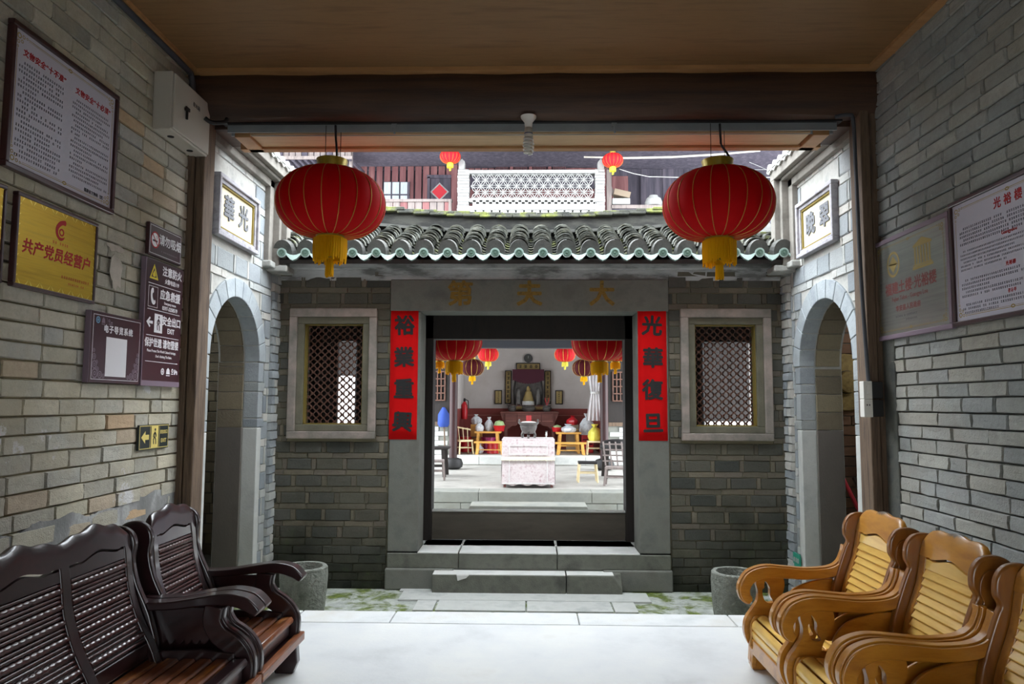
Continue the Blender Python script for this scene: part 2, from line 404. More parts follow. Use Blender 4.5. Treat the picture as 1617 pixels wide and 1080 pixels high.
b = MB().box((-2.27, -.03, -.03), (2.27, -.024, .035)).box((-2.27, -.03, .03), (2.27, .05, .036)).box((-2.27, .045, -.03), (2.27, .05, .035)); b.build('channel_web', M['steel'], ch)
for x in (-1.01, .63): MB().box((x-.02, -.045, .0), (x+.02, -.03, .04)).box((x-.004, -.045, -.05), (x+.012, -.035, .01)).build('clip', M['steel'], ch, bevel=.003)
MB().box((-2.3, -.06, .028), (2.3, .06, .05)).build('packing_strip', M['black'], ch)

# roof over the hall (keeps the sky off the ceiling)
struct(MB().prism([(-1.5, 4.06), (5.78, 3.96), (5.78, 4.06), (2.0, 5.4), (-1.5, 5.4)], -3.1, 3.1, 'x').build('roof', M['tile']), 'dark tiled roof above the entrance hall', 'roof')
# the gate end behind the viewer: an earth wall with a wide gateway
g = struct(MB().box((-2.85, -1.7, 0), (-.65, -1.4, 4.05)).box((.65, -1.7, 0), (2.85, -1.4, 4.05)).box((-.65, -1.7, 2.0), (.65, -1.4, 4.05)).build('wall_back', M['mortar_left']), 'earth wall with the wide gateway behind the hall', 'wall')
# ------------------------------------------------------------------ the courtyard
cg = struct(MB().box((-2.9, 5.385, -.5), (2.9, 7.4, -.25)).build('ground', M['court_ground']), 'mossy sunken ground of the little courtyard', 'ground')
def slab(a, b, z=.018, m='stone_step', par=cg, nm='paving_slab', h=.06):
    return MB().box((a[0]+.004, a[1]+.004, -.25-h+.02), (b[0]-.004, b[1]-.004, -.25+z)).build(nm, M[m], par, bevel=.006)
slab((-1.16, 6.62), (1.09, 6.93)); slab((-1.2, 6.93), (-.90, 7.10), .016)
for x0, x1 in ((-.98, -.80), (-.79, -.02), (-.015, .72), (.725, .93)): slab((x0, 6.30), (x1, 6.615), .014+random.uniform(0, .006))
for x0, x1 in ((-.95, -.3), (-.29, .4), (.41, .95)): slab((x0, 5.42), (x1, 6.29), .01)
# step of two broken granite blocks
st = struct(thing('step', 'worn granite step of two blocks before the stone doorway', 'step', (0, 0, 0)), 'worn granite step of two blocks before the stone doorway', 'step')
def block(x0, x1, chip, lab):
    b = MB().box((x0, 6.86, -.25), (x1, 7.05, -.07)); me = b.mesh('b')
    bm = bmesh.new(); bm.from_mesh(me)
    if chip:
        bmesh.ops.bisect_plane(bm, geom=bm.verts[:]+bm.edges[:]+bm.faces[:], plane_co=Vector(chip[0]), plane_no=Vector(chip[1]).normalized(), clear_outer=True)
        bmesh.ops.holes_fill(bm, edges=bm.edges)
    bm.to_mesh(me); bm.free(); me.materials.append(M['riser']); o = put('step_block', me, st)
    q = o.modifiers.new('bevel', 'BEVEL'); q.width = .008; q.segments = 2; return o
M['riser'] = mat('dirty_shaded_riser', ['#5a5b52', '#6b6c62', '#4f5049'], 4, .85, .35, 90, world=True)  # dirt, plus the shade on upright faces put into the colour
M['sill'] = mat('worn_lit_sill', ['#c2c3bf', '#d6d6d2', '#cccdc8'], 3, .7, .2, 70, world=True)  # foot wear, plus the stronger light on tops put into the colour
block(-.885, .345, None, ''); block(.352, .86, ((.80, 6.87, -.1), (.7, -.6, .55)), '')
MB().box((-.88, 6.862, -.075), (.342, 7.045, -.064)).build('worn_lit_tread', M['sill'], st, bevel=.004); MB().box((.355, 6.875, -.075), (.785, 7.045, -.064)).build('worn_lit_tread', M['sill'], st, bevel=.004)
for pts in ([(-.66, -.07), (-.54, -.07), (-.57, -.10), (-.65, -.125)],):
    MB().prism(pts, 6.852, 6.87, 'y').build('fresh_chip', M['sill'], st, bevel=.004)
# ------------------------------------------------------------------ far wall of the courtyard with stone doorway and lattice windows
YF = 7.05
WIN = {-1: (-2.25, -1.545), 1: (1.53, 2.245)}; WZ = (1.225, 2.33)
wf = None
for s in (-1, 1):
    a, b = sorted((s*1.34, s*2.75)); w0, w1 = WIN[s]
    m = MB().box((a, YF, -.25), (b, YF+.3, WZ[0])).box((a, YF, WZ[1]), (b, YF+.3, 2.70)).box((a, YF, WZ[0]), (w0, YF+.3, WZ[1])).box((w1, YF, WZ[0]), (b, YF+.3, WZ[1]))
    lab = 'dark grey brick wall with a lattice window left of the doorway' if s < 0 else 'dark grey brick wall with a lattice window right of the doorway'
    o = struct(m.build('wall_far', M['mortar_far']), lab, 'wall')
    W = Wall(o, (0, YF, 0), 0)
    x0, x1 = (-2.5, -1.345) if s < 0 else (1.345, 2.5)
    cl = cut_rect((w0-.075, w1+.075, WZ[0]-.07, WZ[1]+.085))
    rows_running(W, x0, x1, -.25, .22, .27, .078, M['brick_far'], cl, .012, gap=.006)
    z = .22; r = 0
    while z < 2.66:
        u = x0-.1-random.uniform(0, .12)-(.14 if r % 2 else 0)
        h = .108; t = .052
        while u < x1:
            l = .245*random.uniform(.95, 1.05)
            for q0, q1 in cl(max(u, x0), min(u+l, x1), z, z+h) if u+l > x0 else []: W.brick(q0, q1, z, z+h, M['brick_far'], .012, .006)
            u += l
            t_ = .042*random.uniform(.8, 1.3)
            if u+t_ > x0 and u < x1:
                for q0, q1 in cl(max(u, x0), min(u+t_, x1), z, z+h): W.brick(q0, q1, z, z+h, M['brick_far_thin'], .011, .005)
            u += t_
        z += h; u = x0-random.uniform(0, .2)
        while u < x1:
            l = .27*random.uniform(.85, 1.15)
            if u+l > x0:
                for q0, q1 in cl(max(u, x0), min(u+l, x1), z, z+t): W.brick(q0, q1, z, z+t, M['brick_far_thin'], .011, .005)
            u += l
        z += t; r += 1
    W.finish()
pb = struct(MB().box((-2.75, YF-.012, 2.69), (2.75, YF+.3, 2.98)).build('trim_1', M['plaster']), 'stained grey plaster band under the tiled eave', 'plaster band')
MB().box((-2.5, YF-.03, 2.80), (2.5, YF, 2.94)).build('eave_fillet', M['plaster'], pb, bevel=.01)

dr = struct(thing('door_1', 'grey granite doorway with carved lintel', 'doorway', (0, 0, 0)), 'grey granite doorway with a lintel carved with gilded characters', 'doorway')
for s in (-1, 1):
    a, b = sorted((s*1.335, s*1.045)); MB().box((a, YF-.02, .10), (b, YF+.33, 2.385)).build('jamb_stone', M['jamb'], dr, bevel=.008)
    a, b = sorted((s*1.35, s*.7)); MB().box((a, YF-.05, -.25), (b, YF+.3, -.05)).build('plinth_stone', M['jamb'], dr, bevel=.015)
MB().box((-.7, YF-.02, -.25), (.7, YF+.3, -.05)).build('plinth_stone', M['jamb'], dr)
li = MB().box((-1.345, YF-.025, 2.388), (1.345, YF+.33, 2.70)).build('lintel', M['jamb'], dr, bevel=.008)
for x0, x1 in ((-1.335, -.66), (-.655, .27), (.275, 1.335)): MB().box((x0, YF-.03, -.05), (x1, 7.68, .088)).build('sill_stone', M['riser'], dr, bevel=.008); MB().box((max(x0, -1.05)+.004, YF-.032, .086), (min(x1, 1.05)-.004, 7.66, .10)).build('worn_lit_tread', M['sill'], dr, bevel=.005)  # pale tread on dark riser: top light painted in along with wear
M['gilt'] = mat('faded_gilt', ['#6f571c', '#8a6d24', '#5c4c20'], 30, .5, .1, metal=.3)
for x, c in ((-.665, '第'), (.005, '夫'), (.705, '大')):
    text('carved_character', c, .255, M['gilt'], li, (x, YF-.026, 2.545), .004, bold=.008)
# timber frame and high threshold inside the stone doorway
d2 = struct(thing('door_2', 'black brown timber door frame with a high threshold board', 'door frame', (0, 0, 0)), 'black brown timber door frame with a high threshold board', 'door frame')
for s in (-1, 1):
    a, b = sorted((s*.995, s*1.10)); MB().box((a, 7.60, .10), (b, 7.76, 2.48)).build('frame_post', M['darkwood'], d2, bevel=.006)
    a, b = sorted((s*1.09, s*1.125)); MB().box((a, 7.72, .10), (b, 8.55, 2.4)).build('door_leaf', M['darkwood'], d2, bevel=.006)
    a, b = sorted((s*1.1, s*1.5)); MB().box((a, 7.34, .1), (b, 7.7, 2.75)).build('side_lining', M['darkwood'], d2)
MB().box((-1.1, 7.60, 2.168), (1.1, 7.76, 2.60)).build('frame_head', M['darkwood'], d2, bevel=.006)
MB().box((-1.1, 7.34, 2.47), (1.1, 7.64, 2.7)).build('head_lining', M['darkwood'], d2)
MB().box((-1.0, 7.665, .10), (1.0, 7.73, .385)).build('threshold_board', M['threshold'], d2, bevel=.006)
MB().box((-1.0, 7.655, .383), (1.0, 7.74, .402)).build('threshold_cap', M['stone_pale'], d2, bevel=.004)

# lattice windows
M['lattice'] = mat('rust_brown_lattice', ['#5a4038', '#6b4a3c', '#4b3831'], 9, .8, .2, 60)
M['frame_stone'] = mat('pinkish_grey_window_stone', [(.3, '#6c6a60'), (.5, '#8d847c'), (.62, '#a29289')], 4, .85, .25, 60, world=True)
M['frame_in'] = mat('mossy_window_stone', ['#5c5a4c', '#77736180'[:7]], 4, .85, .25, 60, world=True)
M['ochre'] = mat('ochre_edging', '#7d6c2c', 6, .8, .1)
for s in (-1, 1):
    w0, w1 = WIN[s]; z0, z1 = WZ
    lab = 'stone framed window with rusty lattice left of the doorway' if s < 0 else 'stone framed window with rusty lattice right of the doorway'
    o = struct(thing('window_%d' % (1 if s < 0 else 2), lab, 'window', (0, 0, 0)), lab, 'window')
    for (a, b) in (((w0-.075, z0-.07), (w1+.075, z0)), ((w0-.075, z1), (w1+.075, z1+.085)), ((w0-.075, z0), (w0, z1)), ((w1, z0), (w1+.075, z1))):
        MB().box((a[0], YF-.045, a[1]), (b[0], YF+.03, b[1])).build('outer_frame', M['frame_stone'], o, bevel=.007)
    e = .065
    for (a, b) in (((w0, z0), (w1, z0+e)), ((w0, z1-e), (w1, z1)), ((w0, z0+e), (w0+e, z1-e)), ((w1-e, z0+e), (w1, z1-e))):
        MB().box((a[0], YF-.018, a[1]), (b[0], YF+.20, b[1])).build('inner_frame', M['frame_in'], o, bevel=.006)
    f = e-.001; q = .012
    b = MB()
    for (a0, c0, a1, c1) in ((w0+f, z0+f, w1-f, z0+f+q), (w0+f, z1-f-q, w1-f, z1-f), (w0+f, z0+f, w0+f+q, z1-f), (w1-f-q, z0+f, w1-f, z1-f)): b.box((a0, YF+.02, c0), (a1, YF+.10, c1))
    b.build('edging', M['ochre'], o)
    # lattice: rounded openings on a diagonal grid
    ca, cb = .0735, .069; hx, hz = ca/1.0, cb/1.0; vs = []; fs = []
    u0, u1, v0, v1 = w0+.055, w1-.055, z0+.055, z1-.055
    for r in range(-1, int((v1-v0)/(cb/2))+2):
        for k in range(-1, int((u1-u0)/ca)+2):
            cx = u0+k*ca+(ca/2 if r % 2 else 0); cz = v0+r*cb/2
            if not (u0 <= cx <= u1 and v0 <= cz <= v1): continue
            o_ = len(vs); hr = .0238 if r % 2 else .0262
            for t_ in range(16):
                a = 2*math.pi*t_/16; c_, s_ = math.cos(a), math.sin(a)
                d = 1/(abs(c_)/(ca/2)+abs(s_)/(cb/2)); vs.append((cx+c_*d, YF+.115, cz+s_*d))
                rr = hr*(1-.10*math.cos(4*a)*(1 if r % 2 else -1)*0 - .07*abs(math.sin(2*a))*0); vs.append((cx+c_*rr, YF+.115, cz+s_*rr))
            for t_ in range(16):
                n_ = (t_+1) % 16; fs.append((o_+2*t_, o_+2*n_, o_+2*n_+1, o_+2*t_+1))
    la = MB().add(vs, fs).build('lattice', M['lattice'], o)
    sm = la.modifiers.new('thick', 'SOLIDIFY'); sm.thickness = .024; sm.offset = 0

# ------------------------------------------------------------------ side walls of the courtyard with arched doorways
XA = 2.46; AY = {-1: (5.54, 6.58), 1: (5.57, 6.66)}; ATOP = 2.385
M['arch_stone'] = mat('arch_voussoir_stone', ['#8d959a', '#a0a7aa', '#959b9d'], 5, .85, .4, 60, world=True, rnd=.12)
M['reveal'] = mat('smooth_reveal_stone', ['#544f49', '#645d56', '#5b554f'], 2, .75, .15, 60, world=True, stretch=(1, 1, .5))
for s in (-1, 1):
    y0, y1 = AY[s]; yc = (y0+y1)/2; hw = (y1-y0)/2; zs = ATOP-hw*1.0; RZ = R(90) if s < 0 else R(-90)
    arc = [(yc-hw*math.cos(math.pi*i/20), zs+hw*math.sin(math.pi*i/20)) for i in range(21)]
    prof = [(5.40, -.25), (y0, -.25)]+arc+[(y1, -.25), (7.05, -.25), (7.05, 3.62), (5.40, 3.62)]
    x0, x1 = sorted((s*XA, s*(XA+.36)))
    lab = 'pale grey brick courtyard wall with arched doorway beside the left stone mortar' if s < 0 else 'pale grey brick courtyard wall with arched doorway behind the armchairs'
    me_ = MB().prism(prof, x0, x1, 'x'); wa = struct(me_.build('wall_left' if s < 0 else 'wall_right', M['mortar_pale']), lab, 'wall')
    bmm = bmesh.new(); bmm.from_mesh(wa.data); bmesh.ops.triangulate(bmm, faces=[f for f in bmm.faces if len(f.verts) > 4]); bmm.to_mesh(wa.data); bmm.free()
    # voussoirs
    nv = 11; rin, rout = hw, hw+.155
    for i in range(nv):
        a0, a1 = math.pi*i/nv+.006, math.pi*(i+1)/nv-.006; o_ = []
        for k in range(4): a = a0+(a1-a0)*k/3; o_.append((yc-rout*math.cos(a), zs+rout*math.sin(a)))
        for k in range(3, -1, -1): a = a0+(a1-a0)*k/3; o_.append((yc-(rin-.004)*math.cos(a), zs+(rin-.004)*math.sin(a)))
        ta, tb = sorted((s*(XA-.018), s*(XA+.12))); MB().prism(o_, ta, tb, 'x').build('voussoir', M['arch_stone'], wa, bevel=.006)
        o2 = []
        for k in range(3): a = a0+(a1-a0)*k/2; o2.append((yc-(rin+.01)*math.cos(a), zs+(rin+.01)*math.sin(a)))
        for k in range(2, -1, -1): a = a0+(a1-a0)*k/2; o2.append((yc-(rin-.012)*math.cos(a), zs+(rin-.012)*math.sin(a)))
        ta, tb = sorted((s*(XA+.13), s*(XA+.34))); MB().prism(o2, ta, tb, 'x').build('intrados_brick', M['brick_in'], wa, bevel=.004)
    # jambs: tall slabs, then long and short stones
    for e, sg in ((y0, -1), (y1, 1)):
        a, b = sorted((e-sg*.003, e+sg*.10)); ta, tb = sorted((s*(XA-.015), s*(XA+.12)))
        MB().box((ta, a, -.2), (tb, b, 1.27)).build('jamb_slab', M['stone_pale'], wa, bevel=.007)
        z = 1.275; k = 0
        while z < zs:
            h = (.085, .24)[k % 2]; h = min(h, zs-z); wd = (.15, .11)[k % 2]
            a, b = sorted((e-sg*.003, e+sg*wd)); MB().box((ta, a, z), (tb, b, z+h-.006)).build('jamb_stone', M['brick_arch'], wa, bevel=.006)
            z += h; k += 1
        a, b = sorted((e-sg*.012, e+sg*.01)); ta, tb = sorted((s*(XA+.125), s*(XA+.352)))
        MB().box((ta, a, -.2), (tb, b, 1.27)).build('reveal_slab', M['reveal'], wa, bevel=.004)
        z = 1.275
        while z < zs-.02:
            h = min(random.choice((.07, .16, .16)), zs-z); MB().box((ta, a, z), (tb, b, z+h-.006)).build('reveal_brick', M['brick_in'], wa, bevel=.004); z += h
    # wall bricks: big blocks and thin pale courses, clipped to the arch
    W = Wall(wa, (s*XA, 0, 0), RZ); sg = 1 if s < 0 else -1
    U = lambda y: y*sg
    def clip(a, b, z_0, z_1):
        zz = (z_0+z_1)/2
        if zz < 1.27: e = hw+.105
        elif zz < zs: e = hw+.14
        elif z_0 < zs+rout: e = math.sqrt(max(0, rout**2-max(0, z_0-zs)**2))+.004
        else: return [(a, b)]
        c = U(yc); out = []
        if a < c-e: out.append((a, min(b, c-e)))
        if b > c+e: out.append((max(a, c+e), b))
        return out
    pl = cut_rect(tuple(sorted((U(5.50), U(6.38))))+(2.77, 3.31)) if s < 0 else cut_rect(tuple(sorted((U(5.73), U(6.54))))+(2.77, 3.31))
    ua, ub = sorted((U(5.41), U(6.84)))
    z = -.25; r = 0
    while z < 3.60:
        h = (.165, .07)[r % 2]*random.uniform(.95, 1.05); u = ua-random.uniform(0, .25); big = r % 2 == 0
        while u < ub:
            l = random.uniform(.24, .32) if big else random.uniform(.14, .3)
            for q0, q1 in clip(max(u, ua), min(u+l, ub), z, min(z+h, 3.6)) if u+l > ua else []:
                for p0, p1 in pl(q0, q1, z, z+h): W.brick(p0, p1, z, z+h, M['brick_arch'] if big else M['brick_arch_thin'], .012, .007)
            u += l
            if big and random.random() < .7:
                for q0, q1 in clip(max(u, ua), min(u+.04, ub), z, z+h) if u < ub else []:
                    for p0, p1 in pl(q0, q1, z, z+h): W.brick(p0, p1, z, z+h, M['brick_arch_thin'], .012, .007)
                u += .04
        z += h; r += 1
    # quoin at the far corner, a brick proud of the wall
    z = -.25
    while z < 2.72:
        h = .083*random.uniform(.92, 1.08); ua2, ub2 = sorted((U(6.86), U(7.045)))
        if random.random() < .4:
            mid = ua2+(ub2-ua2)*random.uniform(.4, .6); W.brick(ua2, mid, z, z+h, M['brick_arch'], .035, .006); W.brick(mid, ub2, z, z+h, M['brick_arch_thin'], .035, .006)
        else: W.brick(ua2, ub2, z, z+h, random.choice((M['brick_arch'], M['brick_arch_thin'])), .035, .006)
        z += h
    W.finish()
    # stepped cornice that turns down at the far end
    co = struct(thing('trim_%d' % (2 if s < 0 else 3), 'x', 'cornice', (0, 0, 0)), 'stepped plaster cornice above the arch ' + ('with the 華光 tablet' if s < 0 else 'with the 翠晚 tablet'), 'cornice')
    M.setdefault('cornice', mat('grey_lime_cornice', ['#635f58', '#7f7b73', '#706b64'], 5, .85, .3, 60, world=True))
    M.setdefault('limecap', mat('white_lime_capping', ['#8f8f89', '#adada7'], 8, .9, .5, 40, world=True))
    for k, (d, z_0, z_1, ye) in enumerate(((.06, 3.50, 3.57, 6.70), (.12, 3.57, 3.60, 6.76), (.17, 3.60, 3.69, 6.86))):
        ta, tb = sorted((s*XA, s*(XA-d))); MB().box((ta, 5.38, z_0), (tb, ye, z_1)).build('cornice_course', M['cornice'], co, bevel=.006)
    for k, (d, ya, yb, zb) in enumerate(((.06, 6.60, 6.70, 2.80), (.12, 6.70, 6.76, 2.77), (.17, 6.76, 6.87, 2.78))):
        ta, tb = sorted((s*XA, s*(XA-d))); MB().box((ta, ya, zb), (tb, yb, 3.60)).build('cornice_drop', M['cornice'], co, bevel=.006)
    for k, (d, ya, yb, z_0) in enumerate(((.09, 6.58, 6.80, 2.745), (.2, 6.70, 6.93, 2.72))):
        ta, tb = sorted((s*XA, s*(XA-d))); MB().box((ta, ya, z_0), (tb, yb, z_0+.06)).build('cornice_foot', M['limecap'], co, bevel=.012)
    b = MB()
    ta, tb = sorted((s*(XA+.4), s*(XA-.19))); b.box((ta, 5.38, 3.69), (tb, 6.90, 3.72)); b.build('cap_course', M['limecap'], co, bevel=.01)
    for i in range(11):
        y = 5.45+i*.138; T = Matrix.Translation((s*(XA-.16), y, 3.72)) @ Matrix.Rotation(R(90), 4, 'Y')
        MB().lathe([(.001, -.3), (.05, -.3), (.05, .03), (.001, .03)] if s < 0 else [(.001, -.03), (.05, -.03), (.05, .3), (.001, .3)], 10, T).build('cap_tile', M['limecap'], co, smooth=True)
    ta, tb = sorted((s*2.5, s*3.1)); struct(MB().box((ta, 5.36, 3.62), (tb, 7.2, 3.70)).build('roof', M['tile']), 'tiled top of the courtyard wall with the ' + ('華光' if s < 0 else '翠晚') + ' tablet', 'roof')

    # little dark passage behind the arch
    rm = struct(thing('passage', 'dark brick passage behind the arched doorway', 'passage', (0, 0, 0)), 'dim brick passage behind the ' + ('left' if s < 0 else 'right') + ' arched doorway', 'passage')
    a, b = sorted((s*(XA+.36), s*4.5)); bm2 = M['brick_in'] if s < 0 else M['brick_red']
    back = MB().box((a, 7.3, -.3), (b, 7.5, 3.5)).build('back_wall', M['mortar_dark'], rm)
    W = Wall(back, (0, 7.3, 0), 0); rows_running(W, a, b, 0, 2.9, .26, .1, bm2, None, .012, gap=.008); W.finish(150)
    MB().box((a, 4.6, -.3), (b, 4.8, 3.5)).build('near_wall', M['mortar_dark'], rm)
    c0, c1 = sorted((s*4.3, s*4.5)); MB().box((c0, 4.6, -.3), (c1, 7.5, 2.45)).build('side_wall', M['mortar_dark'], rm)  # unseen wall kept low; gap above it added to let sky light in
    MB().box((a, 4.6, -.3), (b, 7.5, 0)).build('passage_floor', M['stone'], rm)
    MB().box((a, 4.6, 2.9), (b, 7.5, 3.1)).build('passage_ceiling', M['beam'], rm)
# ------------------------------------------------------------------ tiled roof of the gate house
ro = struct(thing('roof', 'x', 'roof', (0, 0, 0)), 'grey tiled roof with pale green drip tiles over the doorway', 'roof')
E0, Z0 = 6.70, 2.905; SL = math.atan2(.385, .92)
TS = Matrix.Translation((0, E0, Z0)) @ Matrix.Rotation(SL, 4, 'X')
MB().prism([(E0+.02, Z0-.07), (7.72, 3.26), (9.55, 2.75), (9.55, 2.67), (7.72, 3.18), (7.36, 2.96), (E0+.02, Z0-.11)], -2.75, 2.75, 'x').build('roof_boarding', M['darkwood'], ro)
# pan tiles: one mossy corrugated bed
b = MB(); n = 220; LX = [-2.42+4.84*i/n for i in range(n+1)]
for j in range(8):
    y0, y1 = .02+j*.125, .02+j*.125+.15
    for yy, dz in ((y0, .012), (y1, -.004)):
        b.v += [tuple(TS @ Vector((x, yy, -.035+.03*math.cos(2*math.pi*(x+.093)/.2215)+dz))) for x in LX]
    o = j*2*(n+1); b.f += [(o+i, o+i+1, o+n+2+i, o+n+1+i) for i in range(n)]
tag(b.build('pan_tiles', M['tile_moss'], ro, smooth='all'), kind='stuff')
def cover_tile(seed, cap=False):
    rg = random.Random(seed); b = MB(); n = 9; L = .17
    for y, rr in ((0, .094), (L, .08)):
        for r_ in (rr, rr-.014):
            b.v += [(-r_*math.cos(math.pi*i/(n-1))*1.0, y+rg.uniform(-.004, .004), r_*math.sin(math.pi*i/(n-1))*.92+(.012 if y == 0 else -.012)) for i in range(n)]
    for i in range(n-1): b.f += [(i, i+1, 2*n+i+1, 2*n+i), (n+i, n+i+1, 3*n+i+1, 3*n+i), (i, i+1, n+i+1, n+i), (2*n+i, 2*n+i+1, 3*n+i+1, 3*n+i)]
    if cap: b.f.append(tuple(range(n, 2*n)))
    me = b.mesh('cover_tile'); me.materials.append(M['tile']); return me
CT = [cover_tile(i) for i in range(6)]
dm = MB()   # crescent drip tile
cr = [(-.078, .045), (-.06, .012), (-.03, -.02), (0, -.035), (.03, -.02), (.06, .012), (.078, .045), (.06, .036), (.03, .022), (0, .018), (-.03, .022), (-.06, .036)]
dm.prism(cr, -.012, .012, 'y'); dme = dm.mesh('drip'); dme.materials.append(M['glaze'])
rl = MB().lathe([(.001, -.014), (.043, -.012), (.045, .004), (.034, .004), (.032, -.002), (.001, -.004)], 18, Matrix.Rotation(R(90), 4, 'X')); rme = rl.mesh('roundel'); rme.materials.append(M['glaze'])
r2 = MB().lathe([(.001, -.003), (.033, -.003), (.030, .003), (.022, .003), (.02, 0), (.012, 0), (.010, .004), (.001, .005)], 16, Matrix.Rotation(R(90), 4, 'X')); r2m = r2.mesh('face'); r2m.materials.append(M['glaze_dark'])
ec = MB(); aa = [(-.088*math.cos(math.pi*i/10), .105*math.sin(math.pi*i/10)-.01) for i in range(11)]; ec.prism(aa+[(.088, -.05), (-.088, -.05)], -.01, .12, 'y'); ecm = ec.mesh('endfill')
ecm.materials.append(M['blackstone2'] if 'blackstone2' in M else M.setdefault('blackstone2', mat('grey_end_mortar', ['#383936', '#4b4b47', '#41423e'], 9, .9, .4, 60, world=True, rnd=.15)))
xs = [-.093+.2215*k for k in range(-10, 12) if abs(-.093+.2215*k) < 2.4]
for x in xs:
    put('tile_end', ecm, ro, (x, E0+.01+random.uniform(-.008, .008), Z0+.02), (SL*.6, 0, random.uniform(-.05, .05)))
    q = put('roundel', rme, ro, (x, E0-.015, Z0-.012), (R(8), 0, 0)); put('roundel_face', r2m, q, (0, -.006, 0))
    put('drip_tile', dme, ro, (x+.11, E0-.012, Z0-.055), (R(-12), 0, random.uniform(-.03, .03)))
    for j in range(8):
        p = TS @ Vector((x+random.uniform(-.006, .006), .12+j*.112+random.uniform(-.012, .012), .012+random.uniform(0, .012)))
        put('cover_tile', CT[random.randrange(6)], ro, p, (SL+R(-3), random.uniform(-.05, .05), random.uniform(-.05, .05)))
# curved ridge
zr = lambda x: .048*(x/1.27)**2
def ridge(name, y0, y1, z0, z1, m, n=30, jit=0):
    b = MB()
    for i in range(n+1):
        x = -2.45+4.9*i/n; d = zr(x)+random.uniform(-jit, jit); b.v += [(x, y0, z0+d), (x, y1, z0+d), (x, y1, z1+d), (x, y0, z1+d)]
    for i in range(n):
        for j in range(4): b.f.append((i*4+j, i*4+(j+1) % 4, i*4+4+(j+1) % 4, i*4+4+j))
    b.f += [(0, 1, 2, 3), (n*4, n*4+3, n*4+2, n*4+1)]
    return b.build(name, m, ro)
M['ridge'] = mat('sooty_ridge_render', [(.3, '#161615'), (.5, '#242422'), (.62, '#3a3a35')], 3, .95, .4, 50, world=True, stretch=(.6, 1, 2))
ridge('ridge_body', 7.60, 7.84, 3.18, 3.46, M['ridge']); ridge('ridge_band', 7.545, 7.62, 3.285, 3.315, M['blackstone2'], jit=.002)
for i in range(28):
    x = -2.45+.175*i
    T = MB().box((x+.002, 7.55+random.uniform(-.01, .01), 3.452+zr(x+.087)), (x+.173, 7.90, 3.478+zr(x+.087))); T.build('ridge_tile', M['tile_moss'], ro, bevel=.006)
    T = MB().box((x+.08, 7.575+random.uniform(-.012, .012), 3.479+zr(x+.17)), (x+.253, 7.88, 3.505+zr(x+.17)+random.uniform(0, .008))); T.build('ridge_tile', M['tile_moss'], ro, bevel=.006)
for s in (-1, 1):
    b = MB(); pts = [(E0+.18, 3.05), (7.2, 3.26), (7.7, 3.55), (7.7, 3.2), (E0+.18, 2.9)]
    a, c = sorted((s*2.26, s*2.44)); b.prism(pts, a, c, 'x').build('gable_ridge', M['blackstone2'], ro, bevel=.02)
    for j in range(6): MB().box((a-.02, E0+.2+j*.13, 3.07+j*.06), (c+.02, E0+.36+j*.13, 3.105+j*.066)).build('gable_tile', M['tile_moss'], ro, bevel=.006)

